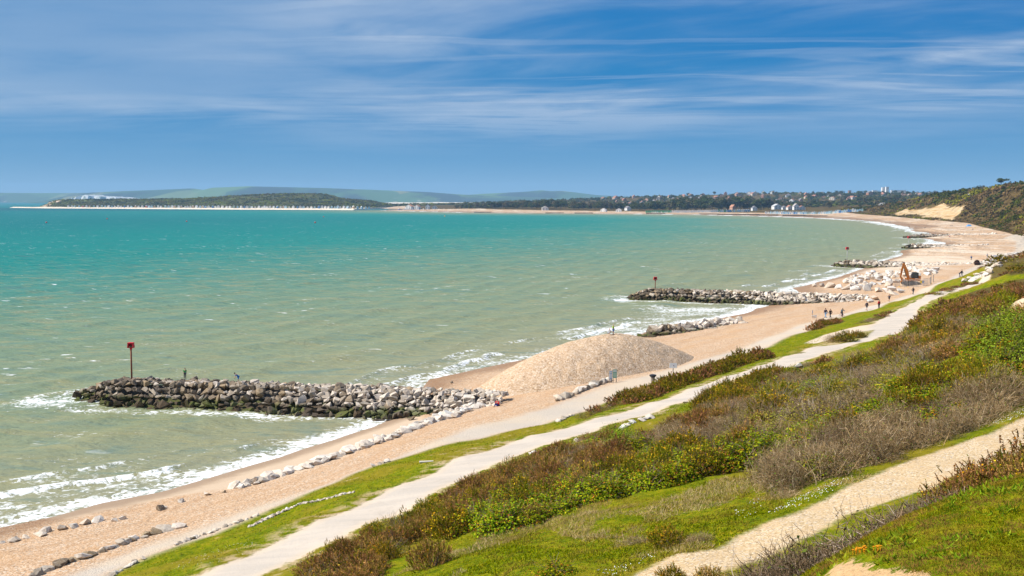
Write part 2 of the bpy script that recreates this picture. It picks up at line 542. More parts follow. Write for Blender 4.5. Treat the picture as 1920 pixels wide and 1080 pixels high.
def heap_h(x, y):
    (ax, ay), (bx, by) = HEAP_AX
    dx, dy = bx - ax, by - ay
    L = math.hypot(dx, dy)
    ux, uy = dx / L, dy / L
    cx, cy = 0.46 * ax + 0.54 * bx, 0.46 * ay + 0.54 * by
    s = (x - cx) * ux + (y - cy) * uy
    t = (x - cx) * uy - (y - cy) * ux
    s = s + 1.5 * (fbm(x / 9, y / 9, 2, 91) - .5)
    t = t + 1.5 * (fbm(x / 9, y / 9, 2, 95) - .5)
    q = np.sqrt((np.where(s < 0, s / (L * .70), s / (L * .52))) ** 2 + ((t + .8) / 9.3) ** 2)
    r = np.clip(1.0 - q, 0, 1)
    # angle-of-repose flanks with a rounded top
    return np.where(r > 0, 5.0 * (1 - (1 - r) ** 1.75), 0.0)


def ground_z(x, y):
    """the ground with its small unevenness"""
    x, y = np.atleast_1d(np.asarray(x, float)), np.atleast_1d(np.asarray(y, float))
    z = lay(x, y)
    land = sdf(x, y, LAND_POLY)
    path = np.maximum(np.maximum(sdf(x, y, UPPER_POLY), sdf(x, y, NEAR_POLY)), sdf(x, y, BRANCH_POLY))
    rough = np.clip(land / 2.5, 0, 1) * np.clip(-path / 1.5, 0.0, 1)
    dist = np.hypot(x, y)
    n1 = (fbm(x / 5.0, y / 5.0, 3, 3) - .5) * 0.75 + (fbm(x / 1.1, y / 1.1, 2, 5) - .5) * 0.16
    near = np.clip((dist - 4) / 20, 0.25, 1)
    far = np.clip((dist - 400) / 500, 0, 1)
    n2 = (fbm(x / 55.0, y / 55.0, 4, 8) - .62) * 12.0 * far * np.clip((z - 5) / 15, 0, 1)
    beach = (fbm(x / 7.0, y / 7.0, 3, 21) - .5) * 0.32 * np.clip(z / 0.8, 0, 1) * np.clip(-land / 3, 0, 1) * np.clip(-sdf(x, y, LOWER_POLY) / 2, 0, 1)
    return z + rough * n1 * near + n2 + beach


GRID = {}


def fast_z(x, y):
    """height read off the finished ground sheet"""
    x, y = np.atleast_1d(np.asarray(x, float)), np.atleast_1d(np.asarray(y, float))
    i = np.interp(np.hypot(x, y), GRID['rad'], np.arange(len(GRID['rad'])))
    j = np.interp(np.arctan2(x, y), GRID['az'], np.arange(len(GRID['az'])))
    i0 = np.clip(i.astype(int), 0, len(GRID['rad']) - 2)
    j0 = np.clip(j.astype(int), 0, len(GRID['az']) - 2)
    fi, fj = i - i0, j - j0
    Z = GRID['z']
    return (Z[i0, j0] * (1 - fi) + Z[i0 + 1, j0] * fi) * (1 - fj) + (Z[i0, j0 + 1] * (1 - fi) + Z[i0 + 1, j0 + 1] * fi) * fj


def drop(x, y):
    return float(fast_z(x, y)[0])


# thickets: patch in the photograph (ground), mix of kinds, spacing, size range, label
THICKETS = [
    ([(575, 1085), (655, 1020), (720, 985), (800, 945), (860, 912), (905, 893), (945, 880), (975, 905), (940, 950), (880, 968), (810, 985), (770, 1010), (735, 1035), (700, 1090), (640, 1150), (560, 1130)],
     [('brown', 7), ('flowery', 2), ('heath', 1)], 1.30, (.6, .95), .82, 'in the near thicket beside the upper track'),
    ([(960, 880), (1015, 848), (1065, 838), (1130, 822), (1185, 850), (1150, 885), (1060, 905), (985, 925)],
     [('brown', 5), ('scrub', 4), ('heath', 1)], 1.25, (.6, .95), .9, 'behind the green brambles beside the upper track'),
    ([(835, 985), (870, 975), (945, 965), (985, 935), (1070, 912), (1155, 890), (1260, 862), (1330, 850), (1420, 838), (1440, 868), (1380, 880), (1280, 905), (1190, 930), (1130, 940), (1060, 965), (1000, 985), (930, 1000), (850, 1005)],
     [('bramble', 9), ('flowery', 3), ('brown', 1)], 1.25, (.75, 1.15), 1.0, 'in the band above the sloping meadow'),
    ([(1090, 822), (1135, 806), (1165, 815), (1200, 840), (1190, 858), (1150, 862), (1110, 850)], [('bramble', 4), ('willow', 2), ('brown', 1)], 1.4, (.7, 1.05), .9, 'by the pale stones along the track'),
    ([(1190, 840), (1250, 805), (1330, 775), (1420, 765), (1450, 800), (1430, 832), (1340, 846), (1260, 856)],
     [('scrub', 5), ('brown', 4), ('heath', 2)], 1.6, (.75, 1.1), .9, 'halfway up the slope above the upper track'),
    ([(1318, 765), (1330, 742), (1365, 722), (1420, 706), (1468, 697), (1482, 702), (1460, 722), (1420, 742), (1380, 765), (1340, 775)],
     [('flowery', 8), ('brown', 3)], 1.5, (.8, 1.2), .95, 'at the bend of the upper track'),
    ([(1425, 745), (1480, 712), (1560, 690), (1640, 675), (1720, 672), (1750, 705), (1720, 745), (1640, 775), (1560, 800), (1480, 815), (1435, 800)],
     [('heath', 8), ('bramble', 1), ('flowery', 2), ('scrub', 2)], 2.2, (1.0, 1.5), .75, 'in the wide olive patch on the upper slope'),
    ([(1400, 840), (1460, 822), (1560, 800), (1620, 790), (1600, 820), (1500, 850), (1430, 868)], [('bramble', 4), ('flowery', 2), ('scrub', 2)], 1.5, (.8, 1.1), .9, 'at the left end of the bare grey thicket'),
    ([(1440, 885), (1480, 860), (1560, 838), (1640, 800), (1740, 775), (1850, 752), (1935, 735), (1935, 748), (1880, 774), (1800, 803), (1720, 834), (1640, 868), (1560, 896), (1490, 918), (1450, 912)],
     [('scrub', 9), ('thorn', 2), ('bramble', 1)], 1.25, (.75, 1.15), 1.05, 'in the long bare thicket above the gravel track'),
    ([(1720, 720), (1800, 700), (1880, 690), (1935, 690), (1935, 735), (1850, 748), (1760, 770), (1660, 790), (1620, 780), (1680, 745)],
     [('bramble', 6), ('flowery', 3), ('scrub', 2)], 1.5, (.8, 1.2), .9, 'behind the bare grey thicket'),
    ([(1800, 690), (1830, 660), (1890, 640), (1940, 630), (1940, 700), (1880, 705), (1830, 705)], [('willow', 6), ('bramble', 2), ('flowery', 1)], 1.9, (1.0, 1.5), 1.0, 'in the green clump at the right edge'),
    ([(1640, 675), (1690, 645), (1760, 620), (1830, 598), (1900, 588), (1940, 590), (1940, 640), (1880, 645), (1810, 668), (1750, 690), (1700, 680)],
     [('brown', 6), ('flowery', 5), ('scrub', 4), ('heath', 2)], 2.4, (1.0, 1.6), .8, 'on the crest of the slope'),
    ([(1710, 625), (1735, 598), (1760, 582), (1800, 572), (1840, 578), (1860, 560), (1910, 548), (1935, 545), (1935, 560), (1880, 580), (1820, 595), (1770, 615), (1730, 634)],
     [('brown', 6), ('flowery', 4), ('heath', 1)], 2.2, (1.0, 1.6), .8, 'above the far end of the track'),
    ([(1755, 575), (1800, 553), (1850, 538), (1900, 525), (1935, 520), (1935, 538), (1900, 545), (1850, 556), (1800, 568)],
     [('brown', 6), ('flowery', 3)], 2.8, (.8, 1.2), .45, 'on the bank at the track end'),
    ([(1155, 757), (1190, 743), (1240, 722), (1300, 703), (1350, 688), (1400, 672), (1438, 664), (1442, 672), (1400, 685), (1340, 706), (1290, 724), (1240, 740), (1190, 757)],
     [('flowery', 9), ('brown', 3)], 1.7, (.8, 1.15), .85, 'in the strip below the promenade'),
    ([(1080, 786), (1150, 758), (1190, 752), (1150, 768), (1100, 785)], [('heath', 4), ('brown', 2)], 1.6, (.5, .75), .7, 'at the near end of the gorse strip'),
    ([(1512, 618), (1540, 606), (1578, 600), (1585, 603), (1545, 615), (1520, 621)], [('brown', 5), ('flowery', 2)], 2.0, (.8, 1.2), .6, 'on the bank beside the promenade walkers'),
    ([(1648, 593), (1668, 582), (1674, 586), (1655, 597)], [('brown', 2), ('heath', 2)], 2.4, (.8, 1.1), .6, 'on the bank tip below the runner'),
    ([(1600, 606), (1650, 594), (1660, 598), (1610, 610)], [('scrub', 2), ('heath', 2)], 2.6, (.7, 1.0), .5, 'on the far grass bank between the tracks'),
    ([(1842, 500), (1880, 490), (1935, 483), (1935, 512), (1890, 518), (1850, 511)], [('brown', 5), ('flowery', 3), ('heath', 4)], 5.6, (1.3, 2.2), .5, 'on the furthest grassy bank above the promenade'),
    ([(1735, 556), (1790, 538), (1835, 527), (1838, 531), (1790, 545), (1745, 560)], [('brown', 3), ('heath', 3)], 3.2, (.8, 1.2), .5, 'along the left edge of the far track'),
    ([(1455, 698), (1500, 682), (1545, 672), (1550, 678), (1510, 690), (1470, 704)], [('brown', 3), ('scrub', 2)], 1.9, (.7, 1.0), .7, 'at the lower edge of the olive heath'),
]

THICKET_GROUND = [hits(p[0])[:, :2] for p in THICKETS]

# ------------------------------------------------------------------ ground material
def ground_material():
    m = bpy.data.materials.new('ground')
    m.use_nodes = True
    t = NT(m.node_tree)
    P = t.pos()
    z = t.n('ShaderNodeSeparateXYZ', {0: P}).outputs[2]
    nA = t.noise(P, 0.9, 5.0, 0.6)            # ragged edges, about a metre
    nB = t.noise(P, 0.12, 4.0, 0.6)           # broad drifts
    nC = t.noise(P, 4.0, 4.0, 0.6)
    nF = t.noise(P, 24.0, 3.0, 0.7)
    nFar = t.noise(P, 0.02, 5.0, 0.6)
    ragged = t.m('ADD', t.m('MULTIPLY', t.m('SUBTRACT', nA, .5), 1.6), t.m('MULTIPLY', t.m('SUBTRACT', nC, .5), .9))

    def zone(name, soft, amp):
        return t.step(t.m('ADD', t.attr(name), t.m('MULTIPLY', ragged, amp)), -soft, soft)
    # shingle: single pebbles, orange to pink to pale
    v1 = t.voro(P, 9.0, 'Color')
    v1r = t.n('ShaderNodeSeparateColor', {0: v1}).outputs[0]
    peb = t.ramp(v1r, [(0.0, (.261, .158, .090)), (.22, (.450, .293, .176)), (.5, (.540, .347, .203)), (.75, (.594, .405, .257)), (.92, (.648, .540, .414)), (1.0, (.270, .216, .171))])
    orange = t.mix(t.step(nB, .50, .70), peb, (.558, .324, .144))
    shingle = t.mix(.35, peb, orange)
    # ridges left by falling tides, and a broken line of dry weed
    zr = t.m('ADD', z, t.m('MULTIPLY', t.m('SUBTRACT', nB, .5), 1.1))
    ridge_ = t.m('SINE', t.m('MULTIPLY', zr, 11.0))
    shingle = t.mix(t.m('MULTIPLY', t.step(ridge_, .1, .9), .32), shingle, (.46, .27, .14))
    weed = t.m('MULTIPLY', t.step(t.m('ABSOLUTE', t.m('SUBTRACT', zr, 1.25)), .10, .03), t.step(nC, .52, .64))
    shingle = t.mix(t.m('MULTIPLY', weed, .65), shingle, (.16, .10, .055))
    # worn pale streaks of sand on the far beach
    st = t.noise(t.n('ShaderNodeMapping', {'Vector': P, 'Rotation': (0, 0, R(-22)), 'Scale': (1.0, .22, 1)}).outputs[0], .055, 5.0, .6)
    pale = t.mix(nC, (.576, .450, .324), (.630, .513, .387))
    shingle = t.mix(t.m('MULTIPLY', t.step(st, .47, .62), t.attr('far')), shingle, pale)
    sand = t.mix(nC, (.486, .360, .243), (.540, .414, .293))
    beach = t.mix(zone('sandy', .9, .6), shingle, sand)
    # the strip the waves keep wet
    wet = t.step(t.m('ADD', z, t.m('MULTIPLY', t.m('SUBTRACT', nA, .5), .35)), .62, .18)
    beach = t.mix(t.m('MULTIPLY', wet, .72), beach, t.mix(1.0, beach, (.50, .43, .38), 'MULTIPLY'))
    # grass, moss and dead thatch
    g = t.ramp(t.m('ADD', t.m('MULTIPLY', nC, .55), t.m('MULTIPLY', nA, .45)),
               [(.34, (.040, .070, .002)), (.45, (.110, .145, .003)), (.54, (.190, .200, .004)), (.64, (.30, .235, .012))])
    g = t.mix(t.m('MULTIPLY', t.step(nB, .48, .62), .65), g, (.25, .175, .018))
    g = t.mix(t.m('MULTIPLY', t.step(nF, .52, .70), .5), g, (.32, .27, .025))
    g = t.mix(t.m('MULTIPLY', t.step(nF, .48, .30), .6), g, (.028, .05, .002))
    # cliffs and far land: brown heath, olive scrub and dark evergreen patches
    heath = t.ramp(t.noise(P, .045, 6.0, .68), [(.32, (.030, .032, .008)), (.46, (.095, .062, .022)), (.56, (.13, .085, .032)), (.66, (.11, .11, .014)), (.8, (.06, .065, .010))])
    g = t.mix(t.attr('heath'), g, heath)
    soilc = t.mix(nC, (.44, .31, .18), (.56, .42, .27))
    bare = t.m('MULTIPLY', t.step(t.m('ADD', t.m('MULTIPLY', nA, .6), t.m('MULTIPLY', nB, .4)), .60, .68), t.m('SUBTRACT', 1.0, t.attr('heath')))
    # thin turf breaks up to bare chalky soil along the trodden edges
    edge = t.m('MULTIPLY', t.step(t.attr('upper'), -2.2, -.2), .75)
    bare = t.m('MAXIMUM', t.m('MULTIPLY', bare, .55), t.m('MULTIPLY', edge, t.step(nA, .44, .60)))
    g = t.mix(bare, g, soilc)
    g = t.mix(t.m('MULTIPLY', zone('litter', .5, .7), .85), g, t.mix(nC, (.055, .036, .014), (.13, .085, .035)))  # leaf litter colour under thickets, also painting dark shade between the bushes
    col = t.mix(zone('land', .35, .55), beach, g)
    # lower promenade: pale sandy concrete with drifted sand
    prom = t.mix(t.step(nB, .38, .62), (.580, .473, .347), (.511, .446, .368))
    prom = t.mix(t.m('MULTIPLY', nF, .35), prom, (.495, .396, .297))
    col = t.mix(t.m('MULTIPLY', zone('lower', 1.1, .75), .96), col, prom)
    # upper track: pale crushed stone, worn greyer along the wheel lines
    track = t.mix(t.step(t.noise(t.n('ShaderNodeMapping', {'Vector': P, 'Rotation': (0, 0, R(-60)), 'Scale': (.12, 1, 1)}).outputs[0], .7, 4.0, .6), .36, .66), (.538, .459, .373), (.468, .407, .339))
    track = t.mix(t.m('MULTIPLY', t.step(nF, .55, .72), .5), track, (.636, .540, .435))
    track = t.mix(t.m('MULTIPLY', t.step(nA, .50, .70), .45), track, (.431, .365, .293))
    track = t.mix(t.m('MULTIPLY', t.step(t.noise(P, 2.2, 4.0, .7), .60, .72), .5), track, (.562, .450, .318))
    track = t.mix(t.m('MULTIPLY', t.step(t.attr('upper'), 1.0, -.1), .55), track, (.618, .468, .310))
    upm = t.m('MAXIMUM', zone('upper', .22, .70), zone('branch', .35, .5))
    upm = t.m('MULTIPLY', upm, t.m('SUBTRACT', 1.0, zone('isle', .3, .5)))
    col = t.mix(upm, col, track)
    # near track: yellow flint gravel
    v2 = t.n('ShaderNodeSeparateColor', {0: t.voro(P, 16.0, 'Color')}).outputs[0]
    grav = t.ramp(v2, [(0.0, (.270, .189, .108)), (.25, (.468, .333, .180)), (.6, (.558, .414, .243)), (.85, (.666, .540, .378)), (1.0, (.360, .324, .288))])
    grav = t.mix(t.m('MULTIPLY', t.step(nA, .42, .66), .6), grav, (.504, .351, .189))
    col = t.mix(zone('near', .25, .42), col, grav)
    # bare earth
    earth = t.mix(nC, (.50, .30, .14), (.62, .42, .23))
    earth = t.mix(t.step(nF, .45, .7), earth, (.44, .28, .13))
    earth = t.mix(t.m('MULTIPLY', t.step(t.voro(P, 11.0), .16, .06), t.step(nC, .5, .6)), earth, (.66, .58, .48))
    ez = t.step(t.m('ADD', t.attr('earth'), t.m('ADD', t.m('MULTIPLY', t.m('SUBTRACT', t.noise(P, 7.0, 5.0, .7), .5), .55), t.m('MULTIPLY', t.m('SUBTRACT', nF, .5), .25))), -.03, .04)
    col = t.mix(ez, col, earth)
    col = t.mix(zone('bare', .5, .5), col, (.62, .48, .32))
    # eroded sandstone in the cliff
    strata = t.noise(t.scale(P, (.35, .35, 6.0)), .06, 4.0, .6, .8)
    gull = t.noise(t.scale(P, (1.0, 1.0, .12)), .11, 4.0, .6)
    rock = t.ramp(strata, [(.3, (.414, .243, .099)), (.45, (.540, .378, .198)), (.6, (.594, .450, .270)), (.75, (.468, .306, .144))])
    rock = t.mix(t.m('MULTIPLY', t.step(gull, .54, .66), .6), rock, (.20, .13, .07))
    cz = t.step(t.m('ADD', t.attr('cliff'), t.m('ADD', t.m('MULTIPLY', t.m('SUBTRACT', nFar, .5), 26.0), t.m('MULTIPLY', t.m('SUBTRACT', nB, .5), 18.0))), -2.0, 2.0)
    col = t.mix(cz, col, rock)
    # relief
    pebh = t.m('SUBTRACT', 1.0, t.voro(P, 9.0))
    hgt = t.m('ADD', t.m('MULTIPLY', pebh, .035), t.m('ADD', t.m('MULTIPLY', nC, .14), t.m('MULTIPLY', nF, .05)))
    hgt = t.m('ADD', hgt, t.m('MULTIPLY', t.m('MULTIPLY', gull, 9.0), t.attr('heath')))
    smooth = t.m('SUBTRACT', 1.0, t.m('MULTIPLY', t.m('MAXIMUM', t.m('MAXIMUM', upm, zone('near', .25, .42)), zone('sandy', .9, .6)), .75))
    nrm_ = t.n('ShaderNodeBump', {'Height': t.m('MULTIPLY', hgt, smooth), 'Strength': .75, 'Distance': 1.0}).outputs[0]
    rough = t.m('SUBTRACT', .95, t.m('MULTIPLY', wet, .45))
    t.surf(t.principled(col, rough, .02, nrm_))
    return m


GROUND_MAT = ground_material()


def polar_grid(az, rad):
    a, r = np.meshgrid(az, rad)                  # rows are radii
    return np.sin(a) * r, np.cos(a) * r


def grid_faces(nr, nc):
    i = np.arange(nr * nc).reshape(nr, nc)
    return np.stack([i[:-1, :-1].ravel(), i[:-1, 1:].ravel(), i[1:, 1:].ravel(), i[1:, :-1].ravel()], 1)


def compact(verts, faces, arrays):
    used = np.zeros(len(verts), bool)
    used[faces.ravel()] = True
    remap = np.cumsum(used) - 1
    return verts[used], remap[faces], {k: v[used] for k, v in arrays.items()}


def build_ground():
    az = np.concatenate([np.linspace(R(-100), R(-28), 60, endpoint=False), np.linspace(R(-28), R(28), 560, endpoint=False), np.linspace(R(28), R(100), 60)])
    rad = np.concatenate([np.exp(np.linspace(math.log(.6), math.log(9), 70, endpoint=False)), np.exp(np.linspace(math.log(9), math.log(1500), 640, endpoint=False)), np.exp(np.linspace(math.log(1500), math.log(9000), 90))])
    X, Y = polar_grid(az, rad)
    x, y = X.ravel(), Y.ravel()
    z = ground_z(x, y)
    # the sandstone face is gullied
    cl = sdf(x, y, CLIFF_POLY)
    z = z + np.where(cl > -15, (vnoise(x / 9.0, y / 9.0, 44) - .5) * 5.0 * np.clip((cl + 15) / 20, 0, 1), 0)
    GRID.update(az=az, rad=rad, z=z.reshape(len(rad), len(az)))
    dist = np.hypot(x, y)
    lp = sdf(x, y, LAND_POLY)
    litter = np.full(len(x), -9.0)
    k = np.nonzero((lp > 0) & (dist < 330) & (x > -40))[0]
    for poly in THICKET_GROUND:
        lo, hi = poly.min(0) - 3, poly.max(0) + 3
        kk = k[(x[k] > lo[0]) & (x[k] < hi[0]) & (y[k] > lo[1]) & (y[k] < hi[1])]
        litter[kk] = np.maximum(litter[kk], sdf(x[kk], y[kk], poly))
    at = {'land': lp, 'upper': sdf(x, y, UPPER_POLY), 'lower': np.maximum(sdf(x, y, LOWER_POLY), sdf(x, y, PROM_FAR)), 'near': sdf(x, y, NEAR_POLY),
          'branch': sdf(x, y, BRANCH_POLY), 'isle': sdf(x, y, ISLE_POLY), 'sandy': sdf(x, y, SAND_POLY), 'earth': sdf(x, y, EARTH_POLY), 'bare': sdf(x, y, BARE_POLY),
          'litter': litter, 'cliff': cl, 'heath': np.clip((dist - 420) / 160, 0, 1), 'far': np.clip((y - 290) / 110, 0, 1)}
    f = grid_faces(len(rad), len(az))
    f = f[(z[f] > -1.6).any(1)]
    v, f, at = compact(np.stack([x, y, z], 1), f, at)
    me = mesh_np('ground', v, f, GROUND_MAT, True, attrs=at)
    return tag(obj('ground', me), kind='structure')


build_ground()


# ------------------------------------------------------------------ sea
GROYNES = [  # tip, root (x, y), half width, crest height
    (at_z(150, 748, 0)[:2], at_z(944, 742, 2.3)[:2]),
    (at_z(1182, 560, 0)[:2], at_z(1625, 556, 2.4)[:2]),
    (at_z(1565, 499, 0)[:2], at_z(1822, 497, 2.4)[:2]),
    (at_z(1692, 466, 0)[:2], at_z(1850, 458.5, 2.6)[:2]),
    (at_z(1694, 446, 0)[:2], at_z(1862, 437.5, 2.8)[:2]),
    (at_z(1212, 634, 0)[:2], at_z(1385, 601, 1.4)[:2]),
]


def sea_material():
    m = bpy.data.materials.new('sea_water')
    m.use_nodes = True
    t = NT(m.node_tree)
    P = t.pos()
    s = t.attr('shore')
    nB = t.noise(P, .006, 4.0, .6)
    nS = t.noise(t.scale(P, (.35, 1.0, 1)), .035, 5.0, .62)
    nW = t.noise(t.n('ShaderNodeMapping', {'Vector': P, 'Rotation': (0, 0, R(12)), 'Scale': (.42, 1, 1)}).outputs[0], .16, 5.0, .62, .6)
    off = t.m('MULTIPLY', t.step(s, 15, 220), t.m('ADD', t.m('MULTIPLY', t.m('SUBTRACT', nB, .5), 190.0), t.m('MULTIPLY', t.m('SUBTRACT', nS, .5), 90.0)))
    s2 = t.m('ADD', s, off)
    f = t.m('DIVIDE', s2, 900.0, clamp=True)
    col = t.ramp(f, [(0.0, (.260, .244, .140)), (.03, (.209, .231, .124)), (.11, (.149, .221, .130)), (.21, (.056, .200, .144)), (.35, (.002, .181, .147)), (1.0, (.001, .140, .130))])
    # olive silt streaks; blue sky reflection off wave slopes painted into the colour
    nW2 = t.noise(t.n('ShaderNodeMapping', {'Vector': P, 'Rotation': (0, 0, R(8)), 'Scale': (.36, 1, 1)}).outputs[0], .62, 4.0, .6, .5)
    col = t.mix(t.m('MULTIPLY', t.step(nW, .48, .66), t.m('MULTIPLY', t.step(f, .5, .1), .5)), col, (.26, .24, .115))
    col = t.mix(t.m('MULTIPLY', t.step(nW2, .52, .68), t.m('MULTIPLY', t.step(f, .6, .1), .50)), col, (.29, .260, .115))
    col = t.mix(t.m('MULTIPLY', t.step(nW2, .46, .30), .45), col, t.mix(f, (.105, .170, .140), (.004, .090, .105)))
    col = t.mix(t.m('MULTIPLY', t.step(nW, .46, .30), .55), col, t.mix(f, (.115, .190, .155), (.004, .105, .120)))
    cloud_shade = t.step(t.n('ShaderNodeSeparateXYZ', {0: P}).outputs[1], 2400, 3300)  # cloud shadow painted into the far water as a darker band
    col = t.mix(t.m('MULTIPLY', t.m('MULTIPLY', cloud_shade, t.step(t.n('ShaderNodeSeparateXYZ', {0: P}).outputs[1], 4200, 3500)), .75), col, (.010, .080, .090))
    # foam: swash edge, breakers and whitecaps
    lace = t.m('ABSOLUTE', t.m('SUBTRACT', t.noise(P, .55, 6.0, .66, 1.2), .5))
    lace2 = t.noise(t.scale(P, (1, 1, 1)), 1.3, 5.0, .65, .8)
    fo = t.attr('foam')
    lacey = t.step(lace, .11, .015)
    ff = t.m('ADD', fo, t.m('ADD', t.m('MULTIPLY', lacey, .30), t.m('ADD', t.m('MULTIPLY', t.m('SUBTRACT', lace2, .5), 1.7), t.m('MULTIPLY', t.m('SUBTRACT', nW, .5), .9))))
    foam = t.step(ff, .50, .92)
    cap = t.noise(t.n('ShaderNodeMapping', {'Vector': P, 'Rotation': (0, 0, R(14)), 'Scale': (.40, 1.0, 1)}).outputs[0], .42, 4.0, .62, .4)
    capB = t.noise(P, .022, 3.0, .6)
    capf = t.m('MULTIPLY', t.step(t.m('ADD', cap, t.m('MULTIPLY', t.m('SUBTRACT', capB, .5), .30)), .665, .73), t.step(s, 8, 40))
    foam = t.m('MAXIMUM', foam, t.m('MULTIPLY', capf, .85))
    # wind ripples
    w1 = t.noise(t.n('ShaderNodeMapping', {'Vector': P, 'Rotation': (0, 0, R(10)), 'Scale': (.45, 1, 1)}).outputs[0], .28, 3.0, .6, .5)
    w2 = t.noise(t.n('ShaderNodeMapping', {'Vector': P, 'Rotation': (0, 0, R(-18)), 'Scale': (.6, 1, 1)}).outputs[0], 1.1, 4.0, .6, .4)
    h = t.m('ADD', t.m('MULTIPLY', w1, 1.0), t.m('MULTIPLY', w2, .34))
    nr = t.n('ShaderNodeBump', {'Height': h, 'Strength': .8, 'Distance': 1.0}).outputs[0]
    dif = t.n('ShaderNodeBsdfDiffuse', {'Color': col, 'Normal': nr}).outputs[0]
    glo = t.n('ShaderNodeBsdfGlossy', {'Color': (1, 1, 1), 'Roughness': .22, 'Normal': nr}).outputs[0]
    fr = t.n('ShaderNodeFresnel', {'IOR': 1.33, 'Normal': nr}).outputs[0]
    fr = t.m('MINIMUM', t.m('MULTIPLY', fr, .50), .13)
    water = t.n('ShaderNodeMixShader', {0: fr, 1: dif, 2: glo}).outputs[0]
    fn = t.n('ShaderNodeBump', {'Height': lace2, 'Strength': .5, 'Distance': .3}).outputs[0]
    white = t.n('ShaderNodeBsdfDiffuse', {'Color': (.80, .81, .80), 'Normal': fn}).outputs[0]
    t.surf(t.n('ShaderNodeMixShader', {0: foam, 1: water, 2: white}).outputs[0])
    return m


def build_sea():
    az = np.concatenate([np.linspace(R(-100), R(-27.5), 40, endpoint=False), np.linspace(R(-27.5), R(27), 560, endpoint=False), np.linspace(R(27), R(45), 24)])
    rad = np.concatenate([np.exp(np.linspace(math.log(40), math.log(600), 620, endpoint=False)), np.exp(np.linspace(math.log(600), math.log(17500), 150))])
    X, Y = polar_grid(az, rad)
    x, y = X.ravel(), Y.ravel()
    d = seg_dist(x, y, WATERLINE)
    landside = inside(x, y, np.vstack([WATERLINE[:, :2], [(9000, 3300), (9000, -500), (-40, -300)]]))
    s = np.where(landside, -d, d)
    dist = np.hypot(x, y)
    # swell: a few long-crested trains running in to the beach, dying out with distance
    z = np.zeros_like(x)
    amp = np.clip(s / 25, 0, 1) * np.clip(1.3 - dist / 1200, 0, 1)
    for wl, ang, a, sd in ((17, 62, .17, 1), (11, 48, .12, 2), (7.5, 75, .09, 3), (23, 55, .14, 4), (5.2, 38, .055, 5)):
        k = 2 * math.pi / wl
        dx, dy = math.cos(R(ang - 90)), math.sin(R(ang - 90))
        ph = k * (x * dx + y * dy) + 5.5 * fbm(x / 60 + sd * 9, y / 60, 2, 50 + sd)
        z += a * (1 - np.abs(np.sin(ph / 2)) * 1.6) * (0.35 + 1.3 * vnoise(x / 38, y / 38 + sd * 7, 60 + sd))
    z *= amp
    # breakers that follow the shore
    along = fbm(x / 26, y / 26, 3, 70)
    big = fbm(x / 60, y / 60, 2, 77)
    wob = (along - .5) * 9.0 + (fbm(x / 6, y / 6, 2, 73) - .5) * 2.6
    sheet = np.clip(s / 4.5, 0, 1)
    foam = np.zeros_like(x)
    foam = np.maximum(foam, np.exp(-(np.clip(s - .4 + wob * .12, 0, None) / 3.0) ** 2) * .58)
    for off, wdt, hh, thr, fm in ((6.0, .8, .34, .38, .66), (11.5, .9, .26, .56, .44), (19.0, 1.2, .22, .64, .34)):
        c = off + wob + (big - .5) * 4
        keep_ = np.clip((fbm(x / 17 + off, y / 17, 2, int(80 + off)) - thr) / .12, 0, 1) * np.clip((seg_dist(x, y, GROYNES[0]) - 9) / 14, .15 if off > 8 else .5, 1)
        g = (s - c) / wdt
        z += hh * keep_ * np.exp(-np.where(g > 0, g * .8, g * 1.7) ** 2)
        foam = np.maximum(foam, fm * keep_ * np.exp(-np.where(g > 0, g * 1.5, g * .55) ** 2))
        foam = np.maximum(foam, .36 * keep_ * np.clip(1 - np.abs(s - c + 3.0) / 4.5, 0, 1))
    foam = np.where(s > 45, 0, foam)
    foam *= np.clip(.50 + 1.0 * fbm(x / 40, y / 40, 2, 99), .55, 1.2)
    for i, (tip, root) in enumerate(GROYNES):
        gd = seg_dist(x, y, [tip, root])
        foam = np.maximum(foam, .52 * np.clip(1 - np.abs(gd - 6.2) / 3.0, 0, 1) * (0.45 + .9 * fbm(x / 6, y / 6, 2, 120 + i)))
        td = np.hypot(x - tip[0] + 2, y - tip[1] + 2)
        foam = np.maximum(foam, .80 * np.clip(1 - td / 9, 0, 1) * (.4 + .9 * fbm(x / 5, y / 5, 2, 130 + i)))
    # the choppy bay in the lee of the second groyne
    bay = sdf(x, y, [at_z(*p, 0)[:2] for p in ((1180, 572), (1300, 571), (1410, 574), (1400, 586), (1300, 600), (1215, 616), (1190, 600))])
    foam = np.maximum(foam, .50 * np.clip((bay + 4) / 10, 0, 1) * (0.35 + .9 * fbm(x / 14, y / 5, 3, 140)))
    z = z * np.clip(s / 6 + .25, 0.05, 1) + 0.03
    f = grid_faces(len(rad), len(az))
    f = f[(s[f] > -9).any(1)]
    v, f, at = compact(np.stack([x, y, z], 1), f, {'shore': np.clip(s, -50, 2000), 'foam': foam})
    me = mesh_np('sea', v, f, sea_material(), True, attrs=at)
    return tag(obj('sea', me), kind='structure')


build_sea()


# ------------------------------------------------------------------ far hills, headland, haze
def simple_mat(name, build):
    m = bpy.data.materials.new(name)
    m.use_nodes = True
    t = NT(m.node_tree)
    build(t)
    return m


